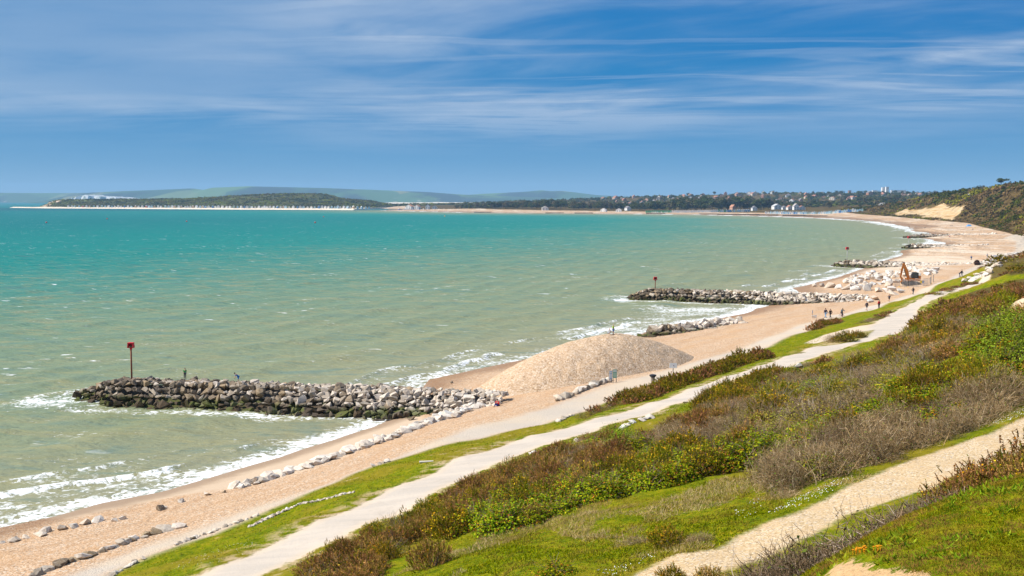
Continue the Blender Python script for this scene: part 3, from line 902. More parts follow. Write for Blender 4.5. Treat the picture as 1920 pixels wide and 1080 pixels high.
def hill_mat(t):
    P = t.pos()
    n1 = t.noise(t.scale(P, (1, .5, 2.0)), .0011, 6.0, .62)
    fields = t.voro(t.scale(P, (1, .45, 1.5)), .0016, 'Color')
    fr = t.n('ShaderNodeSeparateColor', {0: fields}).outputs[0]
    g = t.ramp(fr, [(0, (.03, .055, .02)), (.35, (.06, .12, .03)), (.65, (.11, .18, .04)), (.9, (.20, .20, .08))])
    c = t.mix(t.step(n1, .47, .56), g, (.028, .038, .022))
    z = t.n('ShaderNodeSeparateXYZ', {0: P}).outputs[2]
    town = t.m('MULTIPLY', t.step(t.noise(P, .010, 3.0, .7), .60, .70), t.step(z, 90, 30))
    c = t.mix(t.m('MULTIPLY', town, .6), c, (.50, .45, .40))
    t.surf(t.principled(c, .95, .1))


HILL_MAT = simple_mat('far_hill_fields', hill_mat)


def ridge(name, prof, dist, depth, seed, base=-2.0, rough=.45):
    """a range of hills: a skyline profile in pixels, standing dist metres out and depth metres through"""
    xs = np.array([at_d(p[0], p[1], dist)[0] for p in prof])
    zs = np.array([at_d(p[0], p[1], dist)[2] for p in prof])
    nx, ny = 420, 26
    X, V = np.meshgrid(np.linspace(xs[0], xs[-1], nx), np.linspace(-1, 1, ny))
    top = np.interp(X, xs, zs)
    Y = dist + V * depth * .5
    shape = np.cos(np.clip(V, -1, 1) * math.pi / 2) ** .8
    Z = base + (top - base) * shape * (1 + rough * (fbm(X / 900, Y / 900, 4, seed) - .5) * (1 - np.abs(shape) ** 8))
    me = mesh_np(name, np.stack([X.ravel(), Y.ravel(), Z.ravel()], 1), grid_faces(ny, nx), HILL_MAT, True)
    return tag(obj(name, me), kind='structure')


ridge('hills', [(-700, 372), (-300, 366), (0, 361.5), (60, 362), (130, 362), (200, 361), (280, 363), (340, 366), (420, 370), (560, 376), (700, 379)], 15500, 1600, 31)
ridge('hills', [(120, 378), (150, 366), (180, 361), (230, 358.5), (300, 356), (360, 353.5), (388, 357.5), (410, 352), (470, 349.5), (560, 351.5), (620, 353), (700, 356), (800, 360), (862, 364.5), (905, 366.5), (990, 370), (1200, 376)], 13500, 2400, 32)
ridge('hills', [(760, 377), (860, 366.5), (905, 363.5), (950, 361.5), (985, 359.5), (1015, 356.8), (1035, 358.5), (1052, 357.8), (1085, 361.5), (1120, 366), (1150, 367.5), (1250, 370), (1400, 373), (1600, 372), (1900, 374)], 14600, 1500, 33)


def far_sand_mat(t):
    t.surf(t.principled(t.mix(t.noise(t.pos(), .05, 3.0), (.74, .62, .46), (.82, .72, .58)), .95, .1))


FAR_SAND = simple_mat('far_pale_sand', far_sand_mat)


def strip(name, x0, x1, dist, width, h, mat, seed):
    nx, ny = 120, 6
    X, V = np.meshgrid(np.linspace(x0, x1, nx), np.linspace(-1, 1, ny))
    Z = -.6 + (h + .6) * np.cos(V * math.pi / 2) ** .6 * (.75 + .5 * fbm(X / 90, V, 3, seed)) * np.clip(np.minimum(X - x0, x1 - X) / (.06 * (x1 - x0)), 0, 1)
    me = mesh_np(name, np.stack([X.ravel(), (dist + V * width / 2).ravel(), Z.ravel()], 1), grid_faces(ny, nx), mat, True)
    return tag(obj(name, me), kind='structure')


strip('far_beach', at_d(690, 377, 9500)[0], at_d(1400, 377, 9500)[0], 9500, 420, 12, FAR_SAND, 3)


def headland_mat(t):
    P = t.pos()
    z = t.n('ShaderNodeSeparateXYZ', {0: P}).outputs[2]
    n = t.noise(t.scale(P, (1, .6, 2)), .012, 6.0, .66)
    veg = t.ramp(n, [(.32, (.020, .026, .010)), (.45, (.055, .060, .018)), (.55, (.085, .080, .024)), (.64, (.105, .125, .022)), (.78, (.075, .055, .03))])
    sandc = t.mix(t.noise(P, .06, 3.0), (.70, .56, .40), (.80, .68, .52))
    c = t.mix(t.step(t.m('ADD', z, t.m('MULTIPLY', t.m('SUBTRACT', n, .5), 4.0)), 3.0, 4.6), sandc, veg)
    c = t.mix(t.step(t.attr('cliff'), .2, .55), c, t.mix(t.noise(t.scale(P, (1, 1, 4)), .07, 3.0), (.50, .33, .20), (.70, .55, .40)))
    t.surf(t.principled(c, .95, .1, t.bump(t.noise(P, .05, 4.0), .7, 8.0)))


def build_headland():
    prof = [(60, 388), (84, 388), (92, 384.5), (100, 377.5), (112, 375.5), (150, 375), (200, 374.3), (260, 374), (330, 373.5), (350, 374.3), (380, 371.5), (440, 368), (480, 366), (520, 363.8), (560, 364), (600, 364.2), (612, 366), (625, 371.5),
            (650, 373.5), (690, 376.5), (712, 381.5), (740, 383.5), (850, 382.5), (1000, 383)]
    D = 4050.0
    xs = np.array([at_d(p[0], p[1], D)[0] for p in prof])
    zs = np.array([at_d(p[0], p[1], D)[2] for p in prof])
    shore = np.interp(np.linspace(-1900, 200, 300), [at_z(px, py, 0)[0] for px, py in ((20, 389.6), (90, 390.6), (250, 391.6), (450, 393), (600, 393.6), (690, 394.2), (712, 392), (730, 390.2))],
                      [at_z(px, py, 0)[1] for px, py in ((20, 389.6), (90, 390.6), (250, 391.6), (450, 393), (600, 393.6), (690, 394.2), (712, 392), (730, 390.2))])
    nx, ny = 420, 60
    X, V = np.meshgrid(np.linspace(xs[0] - 40, xs[-1], nx), np.linspace(0, 1, ny))
    Sy = np.interp(X, np.linspace(-1900, 200, 300), shore)
    Y = Sy - 25 + V * (4560 - Sy)
    q = Y - Sy
    top = np.interp(X, xs, zs)
    beach = np.clip(q / 38, -1, 1) * 3.4
    rise = np.clip((q - 95) / (D - Sy - 95 + 1e-6), 0, 1)
    rise = rise * rise * (3 - 2 * rise)
    fall = np.clip((4500 - Y) / 260, 0, 1)
    lump = (fbm(X / 34, Y / 34, 3, 5) - .5) * 5.5
    Z = np.minimum(beach, 3.4) + np.maximum(top - 3.4, 0) * rise * fall + lump * np.clip((q - 90) / 40, 0, 1) * fall * np.clip((top - 3) / 8, 0, 1)
    Z = np.where(q > 90, np.minimum(Z, 1e9), Z) * np.where(V > .97, 0, 1) - np.where(V > .97, 1, 0)
    low = np.interp(X, [at_d(88, 0, D)[0], at_d(98, 0, D)[0]], [0, 1])
    Z = np.where((X < at_d(88, 0, D)[0]) & (q > 50), -1.0, Z)
    end = at_d(86, 0, D)[0]
    cliff = np.clip(1 - np.abs(X - (end + 22)) / 34, 0, 1) * (q > 20)
    me = mesh_np('headland', np.stack([X.ravel(), Y.ravel(), Z.ravel()], 1), grid_faces(ny, nx), simple_mat('headland_scrub', headland_mat), True, attrs={'cliff': cliff.ravel()})
    o = tag(obj('headland', me), kind='structure')
    return o, (X, Y, Z)


_, HEAD = build_headland()


def heap_mat(t):
    P = t.pos()
    c1 = t.n('ShaderNodeSeparateColor', {0: t.voro(P, 7.0, 'Color')}).outputs[0]
    c = t.ramp(c1, [(0, (.243, .149, .077)), (.15, (.450, .288, .158)), (.5, (.526, .365, .234)), (.8, (.585, .436, .302)), (1, (.702, .576, .441))])
    n = t.noise(P, 1.1, 4.0, .6)
    c = t.mix(t.m('MULTIPLY', n, .25), c, (.50, .34, .20))
    h = t.m('ADD', t.m('SUBTRACT', 1.0, t.voro(P, 7.0)), t.m('MULTIPLY', t.noise(P, 1.1, 5.0, .65), 2.4))
    t.surf(t.principled(c, .95, .15, t.n('ShaderNodeBump', {'Height': h, 'Strength': .6, 'Distance': .11}).outputs[0]))


def build_heap():
    (ax, ay), (bx, by) = HEAP_AX
    cx, cy = (ax + bx) / 2, (ay + by) / 2
    L = 26
    X, Y = np.meshgrid(np.linspace(cx - L, cx + L, 260), np.linspace(cy - L, cy + L, 260))
    x, y = X.ravel(), Y.ravel()
    h = heap_h(x, y)
    z = ground_z(x, y) + h - .15 + ((vnoise(x * 1.6, y * 1.6, 3) - .5) * .14 + (fbm(x / 2.6, y / 2.6, 3, 9) - .5) * .24) * np.clip(h / 1.2, 0, 1)
    f = grid_faces(260, 260)
    f = f[(h[f] > 0).any(1)]
    v, f, _ = compact(np.stack([x, y, z], 1), f, {})
    o = obj('shingle_heap', mesh_np('shingle_heap', v, f, simple_mat('heap_shingle', heap_mat), True))
    return tag(o, 'large rounded heap of pinkish shingle on the beach beside the promenade', 'shingle heap', kind='stuff')


build_heap()


def haze_mat():
    m = bpy.data.materials.new('haze')
    m.use_nodes = True
    t = NT(m.node_tree)
    v = t.n('ShaderNodeVolumePrincipled', {'Color': (.40, .70, 1.0), 'Density': HAZE_DENSITY, 'Anisotropy': 0.0})
    v.inputs['Density Attribute'].default_value = ''
    v.inputs['Color Attribute'].default_value = ''
    v.inputs['Temperature Attribute'].default_value = ''
    o = t.n('ShaderNodeOutputMaterial')
    t.t.links.new(v.outputs[0], o.inputs['Volume'])
    return m


HAZE_DENSITY = 0.000056
hb = MB().box((0, 0, 160), (40000, 40000, 340))
tag(hb.build('haze', haze_mat()), kind='stuff')

# ------------------------------------------------------------------ plants
def leaf_mat(t):
    tint = t.attr('tint', 'Color')
    oi = t.n('ShaderNodeObjectInfo')
    c = t.mix(1.0, tint, oi.outputs['Color'], 'MULTIPLY')
    hsv = t.n('ShaderNodeHueSaturation', {'Hue': t.m('ADD', .5, t.m('MULTIPLY', t.m('SUBTRACT', oi.outputs['Random'], .5), .035)),
                                          'Value': t.m('ADD', .80, t.m('MULTIPLY', oi.outputs['Random'], .42)), 'Color': c}).outputs[0]
    d = t.n('ShaderNodeBsdfDiffuse', {'Color': hsv}).outputs[0]
    tr = t.n('ShaderNodeBsdfTranslucent', {'Color': hsv}).outputs[0]
    t.surf(t.n('ShaderNodeMixShader', {0: .22, 1: d, 2: tr}).outputs[0])


LEAF = simple_mat('leaf', leaf_mat)


def twig_mat(t):
    tint = t.attr('tint', 'Color')
    oi = t.n('ShaderNodeObjectInfo')
    c = t.mix(1.0, tint, oi.outputs['Color'], 'MULTIPLY')
    t.surf(t.principled(c, .9, .1))


TWIG = simple_mat('twig', twig_mat)
BARK = simple_mat('bark', lambda t: t.surf(t.principled(t.mix(t.noise(t.pos(), 3.0, 4.0), (.09, .065, .045), (.19, .15, .115)), .95, .1)))


def unit(v):
    return v / (np.linalg.norm(v, axis=-1, keepdims=True) + 1e-9)


def dome_points(g, n, rx, h, fill=.55, lump=.28, seed=0):
    """points through the outer part of a lumpy dome, and their outward directions"""
    az = g.uniform(0, 2 * math.pi, n)
    el = np.arcsin(g.uniform(0.0, 1.0, n) ** .85)
    d = np.stack([np.cos(az) * np.cos(el), np.sin(az) * np.cos(el), np.sin(el)], 1)
    lum = 1 - lump + 2 * lump * vnoise(az * 1.6 + seed * 3.1, el * 3.2 + seed, seed + 5)
    lum = lum * (0.9 + .3 * vnoise(az * 4 + seed, el * 6, seed + 9)) * (.76 + .42 * vnoise(az * 7.5 + seed, el * 10, seed + 13))
    rad = lum * (1 - fill * g.uniform(0, 1, n) ** 2.2)
    p = d * rad[:, None] * np.array((rx, rx, h))
    return p, d


def needles(base, direction, length, width, g):
    """thin three-sided spikes, two triangles each crossing"""
    n = len(base)
    a = unit(np.cross(direction, unit(g.normal(size=(n, 3)))))
    b = np.cross(direction, a)
    tip = base + direction * length[:, None]
    w = width[:, None]
    v = np.stack([base - a * w, base + a * w, tip, base - b * w, base + b * w], 1).reshape(-1, 3)
    i = np.arange(n)[:, None] * 5
    f = np.concatenate([i + np.array([[0, 1, 2]]), i + np.array([[3, 4, 2]])])
    return v, f


def quads(c, normal, size, g, aspect=.6):
    """leaf-shaped quads"""
    n = len(c)
    a = unit(np.cross(normal, unit(g.normal(size=(n, 3)))))
    b = np.cross(normal, a) * aspect
    s = size[:, None]
    v = np.stack([c - a * s, c - b * s, c + a * s, c + b * s], 1).reshape(-1, 3)
    f = np.arange(n)[:, None] * 4 + np.array([[0, 1, 2, 3]])
    tri = np.concatenate([f[:, [0, 1, 2]], f[:, [0, 2, 3]]])
    return v, tri


def twigs(start, direction, length, width, g, seg=4, bend=.35, sag=0.0):
    """curved tapering twigs, three-sided"""
    n = len(start)
    p = start.copy()
    d = direction.copy()
    rings = []
    for k in range(seg + 1):
        a = unit(np.cross(d, np.array((.31, .72, .62)) + g.normal(size=(n, 3)) * .05))
        b = np.cross(d, a)
        w = (width * (1 - .82 * k / seg))[:, None]
        for q in range(3):
            ang = 2 * math.pi * q / 3
            rings.append(p + (a * math.cos(ang) + b * math.sin(ang)) * w)
        p = p + d * (length / seg)[:, None]
        d = unit(d + g.normal(size=(n, 3)) * bend - np.array((0, 0, sag)))
    v = np.stack(rings, 1)                       # n, (seg+1)*3, 3
    m = (seg + 1) * 3
    f = []
    for k in range(seg):
        for q in range(3):
            f.append((k * 3 + q, k * 3 + (q + 1) % 3, k * 3 + 3 + (q + 1) % 3))
            f.append((k * 3 + q, k * 3 + 3 + (q + 1) % 3, k * 3 + 3 + q))
    f = (np.arange(n)[:, None, None] * m + np.array(f)[None]).reshape(-1, 3)
    return v.reshape(-1, 3), f, m


class Acc:
    def __init__(self):
        self.v, self.f, self.c, self.n = [], [], [], 0

    def add(self, v, f, c):
        self.v.append(v); self.f.append(f + self.n); self.c.append(c)
        self.n += len(v)

    def mesh(self, name, mat):
        return mesh_np(name, np.concatenate(self.v), np.concatenate(self.f), mat, False, colors=np.concatenate(self.c))


def pick(g, n, table):
    """n colours drawn from [(weight, rgb)], each a little different"""
    w = np.array([a for a, _ in table], float)
    idx = g.choice(len(table), n, p=w / w.sum())
    c = np.array([b for _, b in table])[idx]
    return np.clip(c * g.uniform(.65, 1.35, (n, 1)), 0, 1)


BROWN = [(6, (.54, .31, .115)), (3, (.39, .215, .070)), (3, (.29, .225, .030)), (1.5, (.19, .19, .014))]
OLIVE = [(2, (.40, .245, .055)), (5, (.31, .285, .016)), (3, (.18, .20, .008)), (1, (.44, .35, .03))]


def gorse_meshes(seed, table, flower, R0=1.1, H=1.15, n=620):
    """spiny foliage, flowers and woody stems of one gorse bush"""
    g = np.random.default_rng(seed)
    A = Acc()
    p, d = dome_points(g, n, R0, H, .5, .26, seed)
    up = unit(d * .9 + np.array((0, 0, .75)) + g.normal(size=d.shape) * .28)
    col = pick(g, n, table)
    ln = g.uniform(.16, .34, n)
    v, f = needles(p, up, ln, np.full(n, .022), g)
    A.add(v, f, np.repeat(col * .8, 5, 0))
    # spines along every shoot
    for k in range(5):
        q = p + up * (ln * (k + .6) / 5.5)[:, None]
        dd = unit(up * .55 + g.normal(size=d.shape))
        v, f = needles(q, dd, g.uniform(.07, .13, n), np.full(n, .018), g)
        A.add(v, f, np.repeat(col * g.uniform(.85, 1.2, (n, 1)), 5, 0))
    leaf = A.mesh('gorse_spines', LEAF)
    fl = None
    if flower:
        B = Acc()
        # flowers gather in clumps
        pc = vnoise(p[:, 0] * 2.2 + seed, p[:, 1] * 2.2 + p[:, 2] * 1.7, seed + 2)
        idx = np.nonzero((pc > .50) & (p[:, 2] > .25 * H))[0]
        idx = g.choice(idx, min(len(idx), int(flower)), replace=False)
        for _ in range(2):
            q = p[idx] + up[idx] * (ln[idx] * g.uniform(.6, 1.15, len(idx)))[:, None] + g.normal(size=(len(idx), 3)) * .03
            v, f = quads(q, unit(g.normal(size=q.shape) + np.array((-.4, -.2, .8))), g.uniform(.025, .045, len(idx)), g, .8)
            B.add(v, f, np.repeat(pick(g, len(idx), [(3, (.62, .33, .012)), (2, (.55, .24, .012)), (1, (.68, .46, .03))]), 4, 0))
        fl = B.mesh('gorse_flowers', LEAF)
    ns = 34
    az = g.uniform(0, 2 * math.pi, ns)
    el = g.uniform(.35, 1.4, ns)
    d0 = np.stack([np.cos(az) * np.cos(el), np.sin(az) * np.cos(el), np.sin(el)], 1)
    v, f, m = twigs(d0 * .05, d0, g.uniform(.6, 1.32, ns) * R0, np.full(ns, .020), g, 3, .22)
    S = Acc()
    S.add(v, f, np.repeat(pick(g, ns, [(1, (.12, .085, .06))]), m, 0))
    return {'spiny_foliage': leaf, 'flowers': fl, 'stems': S.mesh('gorse_stems', TWIG)}


def bramble_meshes(seed, table, R0=1.15, H=1.0, n=1500, size=(.045, .085), canes=40, flower=0):
    g = np.random.default_rng(seed)
    A = Acc()
    p, d = dome_points(g, n, R0, H, .45, .30, seed)
    nor = unit(d + np.array((0, 0, .9)) + g.normal(size=d.shape) * .55)
    v, f = quads(p, nor, g.uniform(*size, n), g, .68)
    patch = vnoise(p[:, 0] * 1.6 + seed, p[:, 1] * 1.6 + p[:, 2], seed)
    c = pick(g, n, table) * (.75 + .5 * patch[:, None])
    A.add(v, f, np.repeat(c, 4, 0))
    leaf = A.mesh('bramble_leaves', LEAF)
    az = g.uniform(0, 2 * math.pi, canes)
    el = g.uniform(.5, 1.45, canes)
    d0 = np.stack([np.cos(az) * np.cos(el), np.sin(az) * np.cos(el), np.sin(el)], 1)
    v, f, m = twigs(d0 * .05, d0, g.uniform(.9, 1.5, canes) * R0, np.full(canes, .014), g, 5, .20, .14)
    S = Acc()
    S.add(v, f, np.repeat(pick(g, canes, [(2, (.20, .13, .09)), (1, (.28, .23, .18))]), m, 0))
    out = {'leaves': leaf, 'canes': S.mesh('bramble_canes', TWIG)}
    if flower:
        B = Acc()
        q, dd = dome_points(g, flower, R0 * 1.02, H * 1.04, .15, .30, seed)
        v, f = quads(q, unit(dd + np.array((0, 0, .8))), g.uniform(.03, .055, flower), g, .8)
        B.add(v, f, np.repeat(pick(g, flower, [(2, (.50, .20, .02)), (1, (.58, .34, .02)), (1, (.36, .13, .04))]), 4, 0))
        out['orange_leaves'] = B.mesh('bramble_orange', LEAF)
    return out


def scrub_meshes(seed, R0=1.25, H=1.1, n=300, leaves=160, woody=((.33, .22, .105), (.21, .135, .060), (.46, .35, .22))):
    """leafless tangle of grey-brown twigs with a few green sprigs"""
    g = np.random.default_rng(seed)
    A = Acc()
    ns = n // 6
    az = g.uniform(0, 2 * math.pi, ns)
    el = g.uniform(.25, 1.45, ns)
    d0 = np.stack([np.cos(az) * np.cos(el), np.sin(az) * np.cos(el), np.sin(el)], 1)
    root = g.normal(size=(ns, 3)) * np.array((.35, .35, 0)) * R0
    v, f, m = twigs(root, d0, g.uniform(.8, 1.35, ns) * np.where(d0[:, 2] > .7, H, R0), g.uniform(.012, .022, ns), g, 5, .24, .05)
    A.add(v, f, np.repeat(pick(g, ns, [(1, woody[0]), (1, woody[2])]), m, 0))
    p, d = dome_points(g, n * 3, R0, H, .6, .25, seed)
    dd = unit(d * .5 + g.normal(size=d.shape) * .75 + np.array((0, 0, .35)))
    v, f, m = twigs(p - dd * .12, dd, g.uniform(.22, .55, n * 3), g.uniform(.006, .011, n * 3), g, 2, .45)
    A.add(v, f, np.repeat(pick(g, n * 3, [(3, woody[0]), (3, woody[1]), (1, woody[2])]), m, 0))
    tw = A.mesh('scrub_twigs', TWIG)
    B = Acc()
    q, d = dome_points(g, leaves, R0, H, .5, .25, seed + 1)
    v, f = quads(q, unit(d + g.normal(size=d.shape) * .6 + np.array((0, 0, .6))), g.uniform(.03, .06, leaves), g, .7)
    B.add(v, f, np.repeat(pick(g, leaves, [(2, (.11, .15, .025)), (1, (.17, .17, .03)), (1, (.12, .08, .03))]), 4, 0))
    return {'twigs': tw, 'leaves': B.mesh('scrub_leaves', LEAF)}


GREENS = [(4, (.155, .215, .005)), (3, (.25, .30, .010)), (3, (.080, .125, .004)), (1.4, (.38, .35, .012)), (1.0, (.30, .14, .014))]
LIGHTG = [(4, (.17, .22, .014)), (3, (.25, .29, .022)), (2, (.08, .115, .008))]
HEATHG = [(3, (.23, .21, .015)), (3, (.30, .26, .030)), (2, (.15, .15, .008)), (1.5, (.26, .17, .040))]

PLANT = {
    'brown': [gorse_meshes(100 + i, BROWN, 60) for i in range(4)],
    'flowery': [gorse_meshes(120 + i, OLIVE, 330) for i in range(4)],
    'bramble': [bramble_meshes(140 + i, GREENS, flower=(140, 300, 60, 20)[i]) for i in range(4)],
    'willow': [bramble_meshes(160 + i, LIGHTG, 1.2, 1.7, 1700, (.04, .07)) for i in range(2)],
    'heath': [bramble_meshes(170 + i, HEATHG, 1.2, .85, 1500, (.028, .055), 50) for i in range(3)],
    'scrub': [scrub_meshes(180 + i) for i in range(4)],
    'thorn': [scrub_meshes(190 + i, 1.0, .75, 240, 60, ((.22, .145, .085), (.15, .098, .055), (.36, .28, .21))) for i in range(3)],
}
NAMES = {'brown': ('gorse_bush', 'gorse'), 'flowery': ('gorse_bush', 'gorse'), 'bramble': ('bramble_bush', 'bramble'), 'willow': ('willow_bush', 'willow bush'),
         'heath': ('heath_shrub', 'shrub'), 'scrub': ('bare_scrub', 'scrub'), 'thorn': ('thorn_scrub', 'scrub')}


def plant(kind, x, y, size, tall, label, group=None, tint=None, sink=.12, k=None, g=random):
    parts = PLANT[kind][k if k is not None else g.randrange(len(PLANT[kind]))]
    nm, cat = NAMES[kind]
    e = empty(nm, (x, y, drop(x, y) - sink), g.uniform(0, 6.28))
    e.scale = (size, size * g.uniform(.9, 1.1), size * tall)
    tag(e, label, cat, group)
    b = g.uniform(.85, 1.12)
    for pn, me in parts.items():
        if me is None:
            continue
        o = obj(pn, me, e)
        o['kind'] = 'stuff'
        o.color = (*(tint or (b, b, b)), 1)
    return e


LOOKS = {'brown': 'rust-brown gorse bush', 'flowery': 'olive gorse bush with orange flowers', 'heath': 'low olive-green shrub', 'bramble': 'leafy green bramble bush', 'willow': 'bright green leafy bush',
         'scrub': 'bare grey-brown twiggy bush', 'thorn': 'low grey thorny scrub'}


def scatter(poly_px, spacing, seed, world_poly=None, jitter=1.0):
    """points spread over a patch of ground"""
    w = hits(poly_px)[:, :2] if world_poly is None else np.asarray(world_poly)
    g = np.random.default_rng(seed)
    lo, hi = w.min(0), w.max(0)
    xs = np.arange(lo[0], hi[0] + spacing, spacing)
    ys = np.arange(lo[1], hi[1] + spacing, spacing * .87)
    X, Y = np.meshgrid(xs, ys)
    X = X + (np.arange(len(ys)) % 2)[:, None] * spacing * .5
    X = X + g.uniform(-.38, .38, X.shape) * spacing * jitter
    Y = Y + g.uniform(-.38, .38, Y.shape) * spacing * jitter
    k = inside(X.ravel(), Y.ravel(), w)
    return np.stack([X.ravel()[k], Y.ravel()[k]], 1)


def low_poly(kind, seed):
    """a cheaper bush for those that are past counting"""
    g = np.random.default_rng(seed)
    A = Acc()
    table = BROWN if kind == 'brown' else OLIVE
    n = 110
    p, d = dome_points(g, n, 1.1, 1.1, .45, .26, seed)
    up = unit(d * .9 + np.array((0, 0, .75)) + g.normal(size=d.shape) * .3)
    col = pick(g, n, table)
    v, f = needles(p - up * .1, up, g.uniform(.3, .5, n), np.full(n, .075), g)
    A.add(v, f, np.repeat(col, 5, 0))
    for k in range(3):
        v, f = needles(p + up * .08 * k, unit(up * .5 + g.normal(size=d.shape)), g.uniform(.16, .28, n), np.full(n, .05), g)
        A.add(v, f, np.repeat(col * g.uniform(.8, 1.2, (n, 1)), 5, 0))
    if kind == 'flowery':
        m = 70
        q, d = dome_points(g, m, 1.12, 1.15, .1, .26, seed)
        v, f = quads(q, unit(d + np.array((0, 0, .6))), g.uniform(.04, .07, m), g, .8)
        A.add(v, f, np.repeat(pick(g, m, [(3, (.62, .33, .012)), (2, (.55, .24, .012))]), 4, 0))
    return np.concatenate(A.v), np.concatenate(A.f), np.concatenate(A.c)


def build_thickets():
    g = random.Random(5)
    todo = []
    for i, (poly, mixk, sp, (lo, hi), tall, place) in enumerate(THICKETS):
        kinds = [k for k, _ in mixk]
        wts = [w for _, w in mixk]
        for x, y in scatter(poly, sp, 300 + i, THICKET_GROUND[i]):
            kind = g.choices(kinds, wts)[0]
            size = g.uniform(lo, hi)
            # keep the upper track in sight: no crown may stand between it and the viewpoint
            top = drop(x, y) + size * tall * .95
            k = (EYE - 6.2) / (EYE - top)
            sx, sy = np.array([x * k]), np.array([y * k])
            if place != 'in the strip below the promenade' and max(sdf(sx, sy, UPPER_POLY)[0], sdf(sx, sy, BRANCH_POLY)[0]) > -.45 and sdf(np.array([x]), np.array([y]), ISLE_POLY)[0] < -1:
                continue
            todo.append((size / math.hypot(x, y), kind, x, y, size, tall * g.uniform(.8, 1.25), i, place))
    todo.sort(key=lambda a: -a[0])
    count, rest = {}, []
    for _, kind, x, y, size, tl, i, place in todo:
        nm = NAMES[kind][0]
        count[nm] = count.get(nm, 0) + 1
        if count[nm] > 280:
            rest.append((kind, x, y, size, tl))
            continue
        plant(kind, x, y, size, tl, LOOKS[kind] + ' ' + place, LOOKS[kind] + ' ' + place, g=g)
    if rest:
        lib = {k: [low_poly(k if k in ('brown', 'flowery') else 'flowery', 900 + j) for j in range(3)] for k in NAMES}
        V, F, Cc, n = [], [], [], 0
        zs = ground_z(np.array([r[1] for r in rest]), np.array([r[2] for r in rest]))
        for (kind, x, y, size, tl), z in zip(rest, zs):
            v, f, c = lib[kind][g.randrange(3)]
            a = g.uniform(0, 6.28)
            ca, sa = math.cos(a) * size, math.sin(a) * size
            V.append(np.stack([v[:, 0] * ca - v[:, 1] * sa + x, v[:, 0] * sa + v[:, 1] * ca + y, v[:, 2] * size * tl + z - .15], 1))
            F.append(f + n)
            Cc.append(c * g.uniform(.8, 1.15))
            n += len(v)
        o = obj('gorse_thicket', mesh_np('gorse_thicket', np.concatenate(V), np.concatenate(F), LEAF, False, colors=np.concatenate(Cc)))
        o.color = (1, 1, 1, 1)
        tag(o, kind='stuff')


build_thickets()


def build_single_bushes():
    g = random.Random(8)
    for kind, px, py, size, tall, label in [
        ('brown', 808, 1062, .85, 1.15, 'single rusty brown gorse bush standing in the near meadow'),
        ('scrub', 1195, 1012, .62, .55, 'flattened patch of dead brown stems on the meadow slope'),
        ('flowery', 1255, 1018, .72, .75, 'scrubby gorse bush with a few flowers in the middle of the meadow'),
        ('scrub', 1315, 1015, .50, .7, 'small tangle of bare twigs at the right end of the meadow bushes'),
        ('bramble', 1040, 1082, .75, .7, 'dark green bramble at the bottom edge of the meadow'),
        ('flowery', 1262, 1092, .5, .9, 'gorse bush with dark spiky tips at the bottom edge beside the gravel track'),
        ('brown', 1330, 1096, .5, .9, 'gorse bush with bent dark stems at the foot of the gravel track'),
        ('flowery', 1583, 640, 1.35, .8, 'large round bush at the fork of the upper track'),
        ('scrub', 1563, 640, 1.2, .7, 'bare brown bush left of the round bush at the track fork'),
        ('flowery', 1609, 633, 1.05, .75, 'smaller round bush right of the big one at the track fork'),
        ('willow', 1528, 893, .75, .75, 'bright green leafy shoot in front of the bare grey thicket'),
        ('scrub', 1480, 925, .55, .6, 'pale dry tussock at the left foot of the grey thicket'),
        ('brown', 1150, 806, .55, .7, 'low reddish brown bush beside the row of pale stones'),
        ('heath', 1500, 662, .9, .35, 'flat heathery clump on the grass bank left of the track fork'),
    ]:
        p = hit(px, py)
        plant(kind, p[0], p[1], size, tall, label, g=g)
    # gorse between the gravel track and the cliff edge, and the bramble tangle below the edge
    for kind, x, y, size, tall, label in [
        ('brown', 7.4, 17.6, .56, .9, 'spiky brown gorse bush, first from the left beside the gravel track'),
        ('brown', 7.9, 18.0, .56, .95, 'spiky brown gorse bush, second in the row beside the gravel track'),
        ('brown', 8.6, 18.6, .66, 1.0, 'tall spiky brown gorse bush in the middle of the row beside the gravel track'),
        ('brown', 8.5, 17.3, .55, 1.0, 'brown gorse bush against the turf edge at the right'),
        ('brown', 9.4, 18.8, .70, 1.1, 'tallest brown gorse bush at the right edge of the photo'),
    ]:
        plant(kind, x, y, size, tall, label, g=g)
    lab = 'grey thorny bramble tangle between the gravel track and the clifftop turf'
    poly = [(2.3, 11.2), (3.2, 11.9), (4.4, 13.0), (5.6, 14.6), (6.9, 16.3), (6.6, 17.3), (5.4, 16.9), (4.2, 16.0), (3.0, 14.8), (2.0, 13.6), (1.5, 12.2)]
    for x, y in scatter(None, .62, 77, poly):
        plant('thorn', x, y, g.uniform(.45, .7), g.uniform(.9, 1.2), lab, 'thorny tangle below the clifftop turf', g=g)


build_single_bushes()


